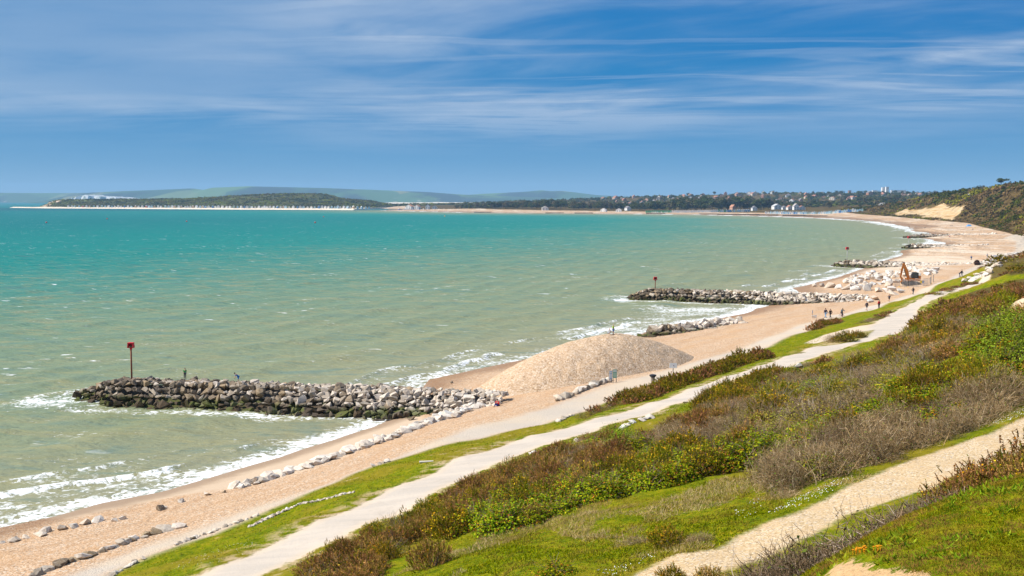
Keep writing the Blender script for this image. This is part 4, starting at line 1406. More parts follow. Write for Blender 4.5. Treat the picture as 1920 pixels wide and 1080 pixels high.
# ------------------------------------------------------------------ grass
def blades(name, pts, height, width, per, g, table, lean=.35, spread=.05, patch=.55, mottle=0.0):
    if len(pts) == 0:
        return None
    pts = np.repeat(pts, per, 0)
    n = len(pts)
    xy = pts[:, :2] + g.normal(size=(n, 2)) * spread
    z = fast_z(xy[:, 0], xy[:, 1]) - .01
    base = np.stack([xy[:, 0], xy[:, 1], z], 1)
    d = unit(np.stack([g.normal(size=n) * lean + .10, g.normal(size=n) * lean, np.ones(n)], 1))
    a = unit(np.cross(d, unit(g.normal(size=(n, 3)))))
    h = height * g.uniform(.5, 1.3, n)
    v = np.stack([base - a * width, base + a * width, base + d * h[:, None]], 1).reshape(-1, 3)
    f = np.arange(n * 3).reshape(n, 3)
    pn = fbm(xy[:, 0] * patch, xy[:, 1] * patch, 3, 7)
    c = pick(g, n, table)
    dry = np.clip((pn - .48) / .18, 0, 1)[:, None]
    c = c * (1 - dry * .6) + dry * .6 * np.array((.38, .28, .035)) * g.uniform(.7, 1.2, (n, 1))
    if mottle:
        pm = fbm(xy[:, 0] * patch * 2.3, xy[:, 1] * patch * 2.3, 3, 19)
        br = np.clip((pm - .54) / .08, 0, 1)[:, None] * mottle
        c = c * (1 - br) + br * np.array((.33, .185, .05)) * g.uniform(.6, 1.2, (n, 1))
        c = c * (1 - .55 * np.clip((.46 - pm) / .08, 0, 1)[:, None] * mottle)
    me = mesh_np(name, v, f, LEAF, False, colors=np.repeat(c, 3, 0))
    o = obj(name, me)
    o.color = (1, 1, 1, 1)
    return tag(o, kind='stuff')


GRASS = [(4, (.22, .27, .003)), (3, (.30, .32, .004)), (2, (.12, .18, .003)), (1.5, (.40, .32, .012))]


def random_in(poly, n, g):
    lo, hi = poly.min(0), poly.max(0)
    p = g.uniform(lo, hi, (n, 2))
    return p[inside(p[:, 0], p[:, 1], poly)]


def build_grass():
    g = np.random.default_rng(41)
    meadow = hits([(720, 1090), (800, 1035), (870, 1000), (1000, 985), (1100, 955), (1200, 935), (1300, 910), (1420, 880), (1500, 925), (1600, 900), (1720, 860), (1850, 812), (1930, 775), (1940, 770), (1935, 782), (1850, 815), (1765, 845), (1665, 880), (1590, 914), (1515, 955),
                   (1440, 982), (1385, 1004), (1350, 1028), (1260, 1043), (1167, 1081), (1100, 1110), (720, 1110)])[:, :2]
    p = random_in(meadow, 60000, g)
    up = np.maximum(sdf(p[:, 0], p[:, 1], NEAR_POLY), -9)
    p = p[up < -.05 + .3 * (vnoise(p[:, 0] * 2, p[:, 1] * 2, 4) - .5)]
    tall = fbm(p[:, 0] / 2.5, p[:, 1] / 2.5, 3, 12)
    blades('meadow_grass', p[tall > .5], .13, .020, 3, g, GRASS, .8, .05, .5, .35)
    blades('meadow_grass', p[tall <= .5], .06, .018, 3, g, GRASS, .9, .05, .5, .3)
    dry = [(3, (.58, .44, .19)), (2, (.48, .34, .13)), (1, (.66, .55, .30))]
    d1 = p[(fbm(p[:, 0] / 3.2, p[:, 1] / 3.2, 3, 31) > .62)]
    blades('dry_grass', d1, .22, .010, 3, g, dry, .9, .08)
    # clifftop turf
    mound = np.vstack([MOUND_EDGE[:, :2] + np.array((-.45, .62)), [(8.5, 13.5), (8.5, 7.6), (1.6, 7.6)]])
    q = random_in(mound, 90000, g)
    e = sdf(q[:, 0], q[:, 1], EARTH_POLY)
    q = q[(e < -.03 + .25 * (vnoise(q[:, 0] * 3, q[:, 1] * 3, 6) - .6)) ]
    blades('clifftop_turf', q[:56000], .040, .0045, 4, g, [(3, (.22, .24, .004)), (3, (.32, .28, .006)), (2, (.12, .17, .003)), (2, (.42, .30, .02))], .9, .02, 1.5, .8)
    weeds = q[fbm(q[:, 0] * 3.0, q[:, 1] * 3.0, 2, 77) > .66][:1400]
    blades('clifftop_weeds', weeds, .075, .016, 4, g, [(3, (.16, .26, .01)), (1, (.26, .34, .02))], 1.3, .03)
    # verges of the upper track and the bank
    strip_ = np.vstack([LOW_LAND[1:18, :2], UP_LEFT[1:17, :2][::-1]])
    s = random_in(strip_, 42000, g)
    ed = np.minimum(-sdf(s[:, 0], s[:, 1], UPPER_POLY), sdf(s[:, 0], s[:, 1], LAND_POLY))
    s = s[ed > .25 + .5 * vnoise(s[:, 0], s[:, 1], 3)]
    blades('bank_grass', s, .12, .024, 4, g, GRASS, .8, .12, .35, .6)
    vr = np.vstack([UP_RIGHT[1:19, :2], resample(UP_RIGHT[1:19, :2], 6)[::-1] + np.array((2.6, -1.2))])
    s = random_in(vr, 40000, g)
    ed = -sdf(s[:, 0], s[:, 1], UPPER_POLY)
    s = s[ed > .2 + .8 * vnoise(s[:, 0] * .8, s[:, 1] * .8, 3)]
    blades('verge_grass', s, .14, .020, 3, g, GRASS, .8, .12, .4, .6)


build_grass()


def build_daisies():
    """white flowers sprinkled in the short grass"""
    g = np.random.default_rng(51)
    white = simple_mat('petal_white', lambda t: t.surf(t.principled((.80, .80, .76), .8, .1)))
    P = []
    for poly, n in (([(1440, 960), (1480, 938), (1530, 918), (1590, 900), (1600, 908), (1540, 932), (1500, 948), (1450, 972)], 300), ([(1840, 800), (1880, 782), (1925, 765), (1925, 776), (1870, 800)], 160),
                    ([(1120, 1075), (1190, 1048), (1240, 1030), (1250, 1036), (1180, 1068), (1130, 1090)], 90), ([(1370, 960), (1400, 940), (1430, 925), (1436, 940), (1400, 975)], 60),
                    ([(690, 985), (760, 955), (780, 952), (720, 985)], 120), ([(1600, 655), (1690, 625), (1720, 606), (1740, 590), (1730, 615), (1690, 636), (1610, 662)], 160), ([(300, 1075), (420, 1030), (470, 1015), (480, 1030), (400, 1065)], 110)):
        w = hits(poly)[:, :2]
        q = random_in(w, n * 6, g)
        q = q[fbm(q[:, 0] * 1.5, q[:, 1] * 1.5, 2, 3) > .46][:int(n * .6)]
        P.append(q)
    q = np.concatenate(P)
    z = fast_z(q[:, 0], q[:, 1]) + g.uniform(.03, .10, len(q))
    c = np.stack([q[:, 0], q[:, 1], z], 1)
    v, f = quads(c, unit(g.normal(size=c.shape) * .3 + np.array((-.3, -.3, 1))), g.uniform(.011, .023, len(q)), g, 1.0)
    tag(obj('daisies', mesh_np('daisies', v, f, white)), kind='stuff')


build_daisies()


def build_turf_bits():
    """orange flowers, pale stones on the clifftop turf"""
    g = random.Random(53)
    fm = simple_mat('orange_petals', lambda t: t.surf(t.principled((.66, .26, .01), .8, .1)))
    for k, (px, py) in enumerate([(1604, 1041), (1612, 1040), (1622, 1039), (1648, 1035)]):
        p = hit(px, py)
        b = MB()
        for q in range(5):
            c = (g.gauss(0, .022), g.gauss(0, .022), .035 + g.uniform(0, .02))
            b.tube([(c[0], c[1], 0), c], .003, 4, False)
            b.tube([c, (c[0], c[1], c[2] + .008)], [.010, .013], 6)
        o = b.build('flower_clump', fm, None, (p[0], p[1], drop(p[0], p[1])))
        tag(o, ['leftmost orange flower clump on the clifftop turf', 'second orange flower clump from the left on the clifftop turf', 'third orange flower clump on the clifftop turf', 'orange flower clump right of the three on the clifftop turf', 'orange flower clump at the bottom right corner'][k], 'flowers')


build_turf_bits()

# ------------------------------------------------------------------ boulders
def boulder_mat(t):
    P = t.pos()
    z = t.n('ShaderNodeSeparateXYZ', {0: P}).outputs[2]
    oc = t.n('ShaderNodeObjectInfo')
    n = t.noise(P, 2.2, 5.0, .65)
    n2 = t.noise(P, 9.0, 4.0, .65)
    c = t.mix(t.m('MULTIPLY', t.step(n, .40, .68), .5), oc.outputs['Color'], t.mix(1.0, oc.outputs['Color'], (.62, .55, .48), 'MULTIPLY'))
    c = t.mix(t.m('MULTIPLY', t.step(n2, .50, .72), .35), c, (.70, .64, .56))
    # weed and slime between the tide marks
    tide = t.attr('tide', 'Fac', 'OBJECT')
    zz = t.m('ADD', z, t.m('MULTIPLY', t.m('SUBTRACT', n, .5), 1.1))
    slime = t.m('MULTIPLY', t.step(zz, 1.45, .85), tide)
    c = t.mix(t.m('MULTIPLY', slime, .9), c, t.mix(t.step(t.noise(P, .55, 3.0), .45, .60), (.060, .040, .022), (.070, .085, .012)))
    t.surf(t.principled(c, .88, .2, t.bump(t.m('ADD', n, t.m('MULTIPLY', n2, .4)), .7, .12)))


BOULDER_MAT = simple_mat('boulder_stone', boulder_mat)


def boulder_mesh(seed, npts=12, sq=.8):
    g = random.Random(seed)
    bm = bmesh.new()
    sx, sy, sz = g.uniform(.9, 1.25), g.uniform(.75, 1.0), g.uniform(.55, .8)
    for _ in range(npts):
        v = Vector((g.gauss(0, 1), g.gauss(0, 1), g.gauss(0, 1))).normalized()
        # pull towards a block so the faces come out flat and the corners broken
        k = max(abs(v.x), abs(v.y), abs(v.z))
        v = v / (k ** sq) * g.uniform(.72, .98)
        bm.verts.new((v.x * sx, v.y * sy, v.z * sz))
    r = bmesh.ops.convex_hull(bm, input=bm.verts)
    bmesh.ops.delete(bm, geom=[e for e in r['geom_interior'] if isinstance(e, bmesh.types.BMVert)], context='VERTS')
    bmesh.ops.recalc_face_normals(bm, faces=bm.faces)
    me = bpy.data.meshes.new('boulder')
    bm.to_mesh(me)
    bm.free()
    me.materials.append(BOULDER_MAT)
    return me


BOULDERS = [boulder_mesh(700 + i) for i in range(16)]
ROUNDED = [boulder_mesh(760 + i, 22, .35) for i in range(10)]
PALE = [(.62, .54, .45), (.68, .60, .50), (.55, .47, .39), (.64, .54, .43)]
GREYST = [(.39, .325, .255), (.31, .255, .195), (.47, .40, .32)]
DARK = [(.155, .115, .078), (.115, .086, .060), (.215, .160, .105), (.29, .21, .125)]
WHITE = [(.64, .60, .54), (.60, .54, .47), (.68, .65, .60), (.57, .47, .37)]


def stone(g, x, y, z, r, color, parent=None, tide=0.0, name='boulder', flat=1.0, origin=(0, 0, 0), lib=None):
    o = obj(name, g.choice(lib or BOULDERS), parent, (x - origin[0], y - origin[1], z - origin[2]))
    o.rotation_euler = (g.uniform(-.5, .5), g.uniform(-.5, .5), g.uniform(0, 6.28))
    o.scale = (r * g.uniform(.85, 1.2), r * g.uniform(.85, 1.15), r * g.uniform(.8, 1.1) * flat)
    k = g.uniform(.82, 1.15)
    o.color = (color[0] * k, color[1] * k, color[2] * k, 1)
    o['tide'] = tide
    return o


def shade_mix(g, s, darkside):
    """boulder tone along a groyne: dark and weedy at the sea end, pale at the beach"""
    p = s + g.gauss(0, .16)
    if p < darkside * .55:
        return g.choice(DARK + DARK + GREYST[:1])
    if p < darkside:
        return g.choice(DARK[2:] + GREYST + GREYST + PALE[2:3])
    if p < darkside + .25:
        return g.choice(GREYST + PALE)
    return g.choice(PALE + PALE + GREYST[2:])


def groyne(tip, root, half, crest, r, label, darkside, seed, limit=300, tail=.5, rows_back=2, pale=False):
    g = random.Random(seed)
    tip, root = np.array(tip), np.array(root)
    L = np.linalg.norm(root - tip)
    u = (root - tip) / L
    w = np.array((-u[1], u[0]))
    if w[1] > 0:
        w = -w                                   # w points to the side the camera sees
    e = empty('rock_groyne', (tip[0], tip[1], 0))
    tag(e, label, 'groyne', 'rock groynes along the beach')
    org = (tip[0], tip[1], 0)
    lst = []
    step = r * 1.30
    ns = int(L / step)
    for i in range(ns + 1):
        s = i / ns
        wide = half * min(1, .45 + s * 6) * (1 if s < .72 else 1 - (s - .72) / .28 * tail)
        top = crest * min(1, .35 + s * 7)
        base = float(lay(*(tip + u * L * s))[0])
        base = max(base, -.6)
        nlat = max(2, int(wide / step) + 1)
        for j in range(-min(rows_back, nlat), nlat + 1):
            q = j / nlat
            x, y = tip + u * (s * L + g.uniform(-.35, .35) * step) + w * (q * wide + g.uniform(-.25, .25) * step)
            gz = float(lay(x, y)[0])
            zt = gz + (max(top, gz + .3) - gz) * (1 - max(0, abs(q) - .22) / .78) ** .9
            if zt < -.75:
                continue
            rr = r * g.choice((.6, .75, .9, 1.0, 1.1, 1.3, 1.5)) * g.uniform(.9, 1.1) * (.78 if s > .8 else 1)
            lst.append((x, y, zt - rr * .35 + g.uniform(-.12, .2) * r, rr, s, q))
    # keep the stones that show largest as single parts
    vis = [b for b in lst if b[5] > -.35]
    vis.sort(key=lambda b: -b[3] * (1.4 if b[5] > -.15 else .6))
    rest = vis[limit:] + [b for b in lst if b[5] <= -.35]
    vis = vis[:limit]
    if rest:
        bag = {}
        for x, y, z, rr, s, q in rest:
            c = g.choice(WHITE + PALE) if pale else shade_mix(g, s, darkside + .12 * (1 - q))
            key = min(3, int(sum(c) / 3 / .16))
            me = g.choice(BOULDERS)
            v = np.empty(len(me.vertices) * 3)
            me.vertices.foreach_get('co', v)
            m3 = np.array(Matrix.Rotation(g.uniform(0, 6.28), 3, 'Z') @ Matrix.Rotation(g.uniform(-.5, .5), 3, 'X'))
            v = (v.reshape(-1, 3) * rr) @ m3.T + np.array((x - org[0], y - org[1], z))
            fs = [tuple(p.vertices) for p in me.polygons]
            B = bag.setdefault(key, ([], [], c))
            n0 = sum(len(a) for a in B[0])
            B[0].append(v)
            B[1].extend(tuple(i + n0 for i in f) for f in fs)
        for key, (V, F, c) in bag.items():
            me = bpy.data.meshes.new('loose_rubble')
            me.from_pydata(np.concatenate(V).tolist(), [], F)
            me.materials.append(BOULDER_MAT)
            o = obj('loose_rubble', me, e)
            o.color = (*c, 1)
            o['tide'] = 1.0
            o['kind'] = 'stuff'
    for x, y, z, rr, s, q in vis:
        stone(g, x, y, z, rr, g.choice(WHITE + PALE) if pale else shade_mix(g, s, darkside + .12 * (1 - q)), e, 1.0, origin=org)
    # rubble heart of the groyne under the armour stones
    n1, n2 = 60, 9
    S, Q = np.meshgrid(np.linspace(.01, .97, n1), np.linspace(-1, 1, n2))
    wd = half * np.minimum(1, .45 + S * 6) * np.where(S < .72, 1, 1 - (S - .72) / .28 * tail) * .95
    X = tip[0] + u[0] * S * L + w[0] * Q * wd
    Y = tip[1] + u[1] * S * L + w[1] * Q * wd
    G = lay(X, Y)
    Z = G + np.maximum(crest * np.minimum(1, .35 + S * 7) - G - r * .55, 0) * np.clip(1 - np.abs(Q), 0, 1) ** .8 - .25
    f = grid_faces(n2, n1)
    core = obj('rubble_core', mesh_np('rubble_core', np.stack([X.ravel() - org[0], Y.ravel() - org[1], Z.ravel()], 1), f, BOULDER_MAT), e)
    core.color = (.16, .135, .11, 1)
    core['tide'] = 1.0
    core['kind'] = 'stuff'
    return e


def build_groynes():
    groyne(*GROYNES[0], 6.0, 2.7, .55, 'long nearest rock groyne reaching into the sea with dark weedy stones at its tip', .66, 1, tail=.25)
    groyne(*GROYNES[1], 5.6, 2.7, .68, 'second rock groyne behind the shingle heap, green with weed along its waterline', .42, 2, tail=.3)
    groyne(*GROYNES[2], 6.0, 2.3, 1.05, 'pale rock groyne beyond the excavator with a green tip', .12, 3, limit=260, tail=.4)
    groyne(*GROYNES[3], 6.0, 2.2, 1.15, 'fourth rock groyne out along the wide far sands', .30, 4, limit=160, tail=.5)
    groyne(*GROYNES[4], 6.0, 2.2, 1.25, 'furthest rock groyne below the sandy cliff', .30, 5, limit=150, tail=.5)
    groyne(*GROYNES[5], 2.6, 1.9, .95, 'short spur of rocks emerging from behind the shingle heap', .22, 6, limit=120, tail=.2)


build_groynes()


def rock_row(px_pts, r, spacing, colors, label, seed, width=1, name='rock_row', cat='row of rocks', scatter_w=.5, flat=.85, group=None, lift=.0):
    g = random.Random(seed)
    w = resample(hits(px_pts)[:, :2], spacing)
    o0 = (w[0][0], w[0][1], drop(*w[0]))
    e = empty(name, o0)
    tag(e, label, cat, group)
    t = np.gradient(w, axis=0)
    t = t / np.linalg.norm(t, axis=1)[:, None]
    for p, d in zip(w, t):
        for k in range(width):
            off = (k - (width - 1) / 2) * spacing * .8 + g.gauss(0, scatter_w * r * .5)
            x, y = p[0] - d[1] * off + g.gauss(0, .15 * r), p[1] + d[0] * off + g.gauss(0, .15 * r)
            rr = r * g.uniform(.6, 1.3)
            stone(g, x, y, drop(x, y) + rr * (.22 + lift), rr, g.choice(colors), e, 0.0, origin=o0, flat=flat, lib=ROUNDED)
    return e


rock_row([(62, 1082), (120, 1060), (170, 1045), (215, 1027), (260, 1010), (300, 998), (332, 990)], .46, .46, DARK[2:] + GREYST + PALE[2:3], 'row of dark round boulders along the seaward edge of the promenade', 21, scatter_w=.2)
rock_row([(2, 1018), (40, 1010), (75, 1002)], .40, .75, PALE + GREYST, 'few half-buried rocks in the shingle at the left edge', 22)
rock_row([(90, 997), (120, 990), (150, 985), (182, 978)], .52, .85, WHITE + PALE + GREYST, 'cluster of big pale rocks in the shingle near the left edge', 23)
rock_row([(448, 914), (480, 905), (520, 892), (560, 880), (600, 868), (640, 855), (680, 840), (720, 826), (760, 810), (800, 796), (838, 780)], .66, .72, PALE + PALE + GREYST[2:] + WHITE[1:2], 'long line of pale rocks along the top of the sandy cove', 24, 2)
rock_row([(838, 785), (862, 772), (890, 764), (925, 757)], .62, .8, PALE + WHITE, 'pale rocks joining the line to the root of the nearest groyne', 25, 3)
rock_row([(1046, 752), (1065, 744), (1090, 733), (1118, 723), (1143, 715)], .58, .72, PALE + GREYST + DARK[2:3], 'short wall of mossy grey rocks leading up to the signs', 26, 1, flat=1.1, lift=.12)
rock_row([(470, 985), (500, 970), (530, 958), (560, 948), (600, 938), (640, 930), (662, 925)], .16, .17, WHITE + PALE + GREYST, 'trail of small white stones set in the grass bank', 27, 2)
rock_row([(195, 1086), (230, 1068), (265, 1048)], .26, .40, PALE + GREYST, 'grey edging stones at the near end of the promenade grass edge', 28)
rock_row([(330, 1022), (380, 1003), (430, 985), (480, 968)], .22, .40, PALE + GREYST, 'flat edging stones between the promenade and the grass bank', 29)
rock_row([(1162, 806), (1180, 797), (1200, 792), (1220, 787)], .42, .62, PALE + WHITE, 'low row of pale stones along the right edge of the upper track', 30, 1, flat=.6)
rock_row([(1285, 757), (1300, 754), (1312, 751)], .42, .7, GREYST + PALE, 'three flat grey slabs beside the bend in the upper track', 31, 1, flat=.4)
rock_row([(700, 874), (712, 871), (726, 866)], .34, .55, GREYST + PALE, 'small group of grey stones at the grass edge near the signs side of the promenade', 32)
rock_row([(1046, 790), (1060, 784), (1076, 778)], .34, .6, GREYST + PALE, 'small grey stones on the promenade edge below the gorse strip', 33)
rock_row([(1815, 527), (1830, 519), (1845, 513), (1860, 509)], .9, 1.6, WHITE + PALE, 'heap of white stones at the foot of the furthest grassy bank', 34, 3)
rock_row([(1842, 497), (1858, 490), (1875, 485), (1890, 480), (1900, 476)], 1.0, 2.0, WHITE + PALE + GREYST, 'line of white rocks above the furthest grassy bank', 35, 2)
rock_row([(1585, 543), (1620, 537), (1650, 532), (1680, 529), (1700, 527)], 1.05, 1.7, WHITE, 'bank of white rocks beside the excavator', 36, 2)


def build_white_boulders():
    """big fresh armour stones waiting on the beach: each one a thing"""
    g = random.Random(61)
    for i, (px, py, r) in enumerate([(1527, 537, 1.0), (1540, 537, 1.1), (1556, 539, 1.5), (1572, 541, 1.4), (1588, 543, 1.6), (1604, 545, 1.5), (1612, 541, 1.3), (1627, 545, 1.7), (1645, 547, 1.5), (1662, 549, 1.35), (1673, 545, 1.4),
                                     (1674, 553, 1.2), (1690, 549, 1.1), (1644, 563, 1.4), (1630, 567, 1.2), (1668, 538, 1.7), (1598, 538, 1.3), (1632, 538, 1.2)]):
        p = hit(px, py)
        stone(g, p[0], p[1], p[2] + r * .35, r, g.choice(WHITE), name='armour_stone')
        o = COL.objects[-1]
        tag(o, 'big white block of armour stone in the loose row on the sand before the excavator', 'boulder', 'white armour stones before the excavator')
    n = 0
    w = hits([(1582, 530), (1600, 518), (1640, 512), (1690, 508), (1752, 503), (1780, 508), (1745, 516), (1700, 522), (1650, 528), (1610, 535)])[:, :2]
    for x, y in random_in(w, 900, np.random.default_rng(5)):
        if n >= 120:
            break
        n += 1
        r = g.uniform(.8, 1.35)
        o = stone(g, x, y, drop(x, y) + r * .35, r, g.choice(WHITE + PALE[:2]), name='armour_stone')
        tag(o, 'white armour stone in the wide spread behind the excavator', 'boulder', 'white armour stones behind the excavator')
    for k, (px, py, r, col) in enumerate([(388, 928, .35, 0), (301, 956, .42, 1), (308, 953, .22, 0), (215, 977, .3, 0), (230, 973, .3, 0), (340, 941, .35, 0), (420, 923, .25, 1), (650, 779 + 3, .55, 1), (770, 788, .5, 1), (848, 718, .4, 1)]):
        p = hit(px, py)
        o = stone(g, p[0], p[1], p[2] + r * .2, r, (PALE[0], DARK[2])[col], name='beach_rock')
        tag(o, ['pale rock in the shingle below the long rock line', 'dark rock lying alone in the shingle by the wet sand', 'small pale rock beside the dark one in the shingle', 'pale rock right of the big left rocks', 'second pale rock right of the big left rocks',
                'flat pale rock midway along the shingle', 'small dark rock at the left end of the long rock line', 'dark rock in the foam below the nearest groyne', 'dark rock on the wet sand under the groyne', 'brown rock on the crest of the beach behind the groyne'][k], 'rock')
    for px, py, r, lab in [(1002, 848 + 8, .45, 'white limestone lump in the brown gorse beside the upper track'), (1085, 832, .4, 'pale stone under the yellow-green bush'), (875, 938, .4, 'white stone showing through the brown gorse'),
                           (612, 1058, .4, 'pale stone at the right edge of the upper track'), (1497, 690, .5, 'grey slab at the lower edge of the heath'), (1785, 606, .55, 'pale rock beside the dark gorse on the bank'), (1782, 590, .7, 'white patch of rock in the gorse above the track')]:
        p = hit(px, py)
        tag(stone(g, p[0], p[1], p[2] + r * .5, r, g.choice(WHITE), name='pale_stone'), lab, 'stone')


build_white_boulders()

# ------------------------------------------------------------------ distant trees, scrub, huts, houses
PAINT = simple_mat('painted_surface', lambda t: t.surf(t.principled(t.mix(t.m('MULTIPLY', t.noise(t.pos(), .7, 4.0), .30), t.n('ShaderNodeObjectInfo').outputs['Color'], (.36, .33, .30)), .7, .25)))
WINDOW = simple_mat('window_glass', lambda t: t.surf(t.principled((.03, .04, .05), .12, .6)))


def crown_mesh(seed, kind):
    g = np.random.default_rng(seed)
    A = Acc()
    if kind == 'pine':
        table = [(3, (.040, .060, .020)), (2, (.060, .078, .024)), (1, (.085, .080, .030))]
        for k in range(7):
            a = g.uniform(0, 6.28); rr = g.uniform(.0, .52)
            c = np.array((math.cos(a) * rr, math.sin(a) * rr, g.uniform(.58, .92)))
            n = 60
            q = g.normal(size=(n, 3)); q = unit(q) * g.uniform(.5, 1, (n, 1)) ** .4 * np.array((.27, .27, .12)) + c
            v, f = quads(q, unit(q - c + np.array((0, 0, .3))), g.uniform(.045, .085, n), g, .8)
            A.add(v, f, np.repeat(pick(g, n, table), 4, 0))
    else:
        table = {'round': [(3, (.050, .068, .018)), (2, (.080, .085, .026)), (1, (.11, .10, .035))], 'brown': [(3, (.115, .085, .050)), (2, (.085, .078, .034)), (1, (.13, .11, .055))]}[kind]
        for k in range(9):
            a = g.uniform(0, 6.28); rr = g.uniform(.05, .36)
            c = np.array((math.cos(a) * rr, math.sin(a) * rr, g.uniform(.30, .80)))
            n = 46
            q = unit(g.normal(size=(n, 3))) * g.uniform(.5, 1, (n, 1)) ** .4 * np.array((.24, .24, .22)) + c
            v, f = quads(q, unit(q - c + np.array((0, 0, .3))), g.uniform(.045, .085, n), g, .8)
            A.add(v, f, np.repeat(pick(g, n, table), 4, 0))
    return A.mesh('tree_crown', LEAF)


def trunk_mesh(seed, kind):
    g = random.Random(seed)
    b = MB()
    b.tube([(0, 0, -.03), (.01, 0, .25), (g.uniform(-.04, .04), g.uniform(-.04, .04), .55 if kind == 'pine' else .38)], [.035, .028, .02], 6)
    for k in range(5):
        a = k * 1.257 + g.uniform(-.3, .3)
        h0 = .5 if kind == 'pine' else .25
        b.tube([(0, 0, h0), (math.cos(a) * .18, math.sin(a) * .18, h0 + .18), (math.cos(a) * .34, math.sin(a) * .34, h0 + .26)], [.016, .012, .006], 5)
    return b.mesh('tree_trunk', BARK)


TREES = {k: [(crown_mesh(800 + i + 20 * j, k), trunk_mesh(860 + i, k)) for i in range(4)] for j, k in enumerate(('pine', 'round', 'brown'))}


def tree(kind, x, y, z, h, w, label, group=None, g=random, tint=1.0):
    cm, tm = g.choice(TREES[kind])
    e = empty({'pine': 'pine_tree', 'round': 'evergreen_tree', 'brown': 'bare_tree'}[kind], (x, y, z), g.uniform(0, 6.28))
    e.scale = (w, w, h)
    tag(e, label, 'tree', group)
    c = obj('crown', cm, e)
    c.color = (tint, tint, tint, 1)
    obj('trunk', tm, e)
    return e


def build_far_trees():
    g = random.Random(71)
    prof = [(855, 382), (880, 380.5), (905, 378), (940, 376.5), (985, 373.5), (1010, 376), (1040, 370), (1056, 375), (1075, 374), (1100, 377), (1140, 374.5), (1180, 376), (1215, 377), (1262, 369), (1300, 366.5), (1345, 366), (1390, 367), (1425, 368.5), (1450, 372), (1480, 376)]
    pxs = [p[0] for p in prof]
    tops = [p[1] for p in prof]
    px = 858.0
    while px < 1455:
        for row in range(2):
            q = px + g.uniform(-3, 3)
            dist = np.interp(q, [850, 1000, 1300, 1460], [2900, 2740, 2420, 2330]) + row * 110 + g.uniform(-30, 30)
            x, y, _ = at_d(q, 380, dist)
            z = drop(x, y) - .4
            h = EYE + (HOR - np.interp(q, pxs, tops)) * dist / FPX - z
            h *= g.uniform(.70, 1.04)
            kind = g.choices(['pine', 'round', 'brown'], [4, 4, 3] if q > 1230 else [1, 5, 5])[0]
            lab = {'pine': 'dark umbrella pine in the tree belt behind the far beach', 'round': 'dark rounded evergreen tree in the tree belt behind the far beach', 'brown': 'brownish leafless tree in the tree belt behind the far beach'}[kind]
            tree(kind, x, y, z, max(h, 8), max(h, 8) * g.uniform(.95, 1.35), lab, {'pine': 'far shore pines', 'round': 'far shore evergreens', 'brown': 'far shore bare trees'}[kind], g)
        px += g.uniform(7.5, 12)
    # the wooded foot of the town between the huts and the cliff
    for i in range(80):
        q = g.uniform(1440, 1765)
        dist = g.uniform(2300, 3300)
        x, y, _ = at_d(q, 380, dist)
        z = drop(x, y) - .4
        h = g.uniform(9, 17)
        kind = g.choices(['pine', 'round', 'brown'], [3, 5, 4])[0]
        lab = {'pine': 'dark pine among the houses right of the far beach huts', 'round': 'dark rounded tree among the houses right of the far beach huts', 'brown': 'brown bare tree among the houses right of the far beach huts'}[kind]
        tree(kind, x, y, z, h, h * g.uniform(1, 1.5), lab, {'pine': 'pines among the houses', 'round': 'evergreens among the houses', 'brown': 'bare trees among the houses'}[kind], g)
    # trees along the town's skyline
    for i in range(90):
        q = g.uniform(1150, 1790)
        dist = g.uniform(3500, 4350)
        x, y, _ = at_d(q, 370, dist)
        z = drop(x, y) - .5
        h = g.uniform(10, 17)
        tree(g.choice(['round', 'round', 'pine', 'brown']), x, y, z, h, h * g.uniform(1, 1.7), 'dark tree between the roofs on the town ridge', 'trees on the town ridge', g)
    # on the cliff
    def sky_tree(kind, px, hpx, wpx, label, tint=1.0):
        # stand it where the ground makes the skyline
        d = np.linspace(600, 1900, 500)
        x = (px - 960) / FPX / CP * d
        z = fast_z(x, d)
        i = int(np.argmax((z - EYE) / d))
        h = hpx * d[i] / FPX
        tree(kind, x[i], d[i], z[i] - .5, h + .5, wpx * d[i] / FPX, label, None, g, tint)
    sky_tree('pine', 1870, 17, 22, 'lone umbrella pine on the skyline of the cliff at the right')
    sky_tree('round', 1826, 11, 22, 'dark rounded pine left of the lone umbrella pine on the cliff', .8)
    sky_tree('brown', 1837, 11, 13, 'bare brown tree beside the dark rounded pine on the cliff')
    sky_tree('brown', 1886, 10, 8, 'small bare tree right of the lone umbrella pine')


build_far_trees()


def clumps(name, pts, zz, size, n, tables, seed, label=None):
    g = np.random.default_rng(seed)
    A = Acc()
    m = len(pts)
    base = np.repeat(np.stack([pts[:, 0], pts[:, 1], zz], 1), n, 0)
    s = np.repeat(size * g.uniform(.6, 1.5, m), n)
    q = unit(g.normal(size=(m * n, 3)))
    q[:, 2] = np.abs(q[:, 2])
    off = q * (g.uniform(.45, 1, m * n) * s)[:, None] * np.array((1, 1, .8))
    v, f = quads(base + off, unit(q + g.normal(size=q.shape) * .4), s * .32 * g.uniform(.6, 1.2, m * n), g, .8)
    zone = fbm(pts[:, 0] / 45 + seed, pts[:, 1] / 60, 4, seed)
    zone = zone + g.normal(0, .045, m)
    idx = np.clip(np.digitize(zone, [.40, .50, .56, .62]), 0, 4)
    col = np.array([tables[i] for i in idx]) * g.uniform(.75, 1.3, (m, 1))
    c = np.repeat(col, n, 0) * g.uniform(.75, 1.25, (m * n, 1))
    A.add(v, f, np.repeat(c, 4, 0))
    o = obj(name, A.mesh(name, LEAF))
    return tag(o, kind='stuff')


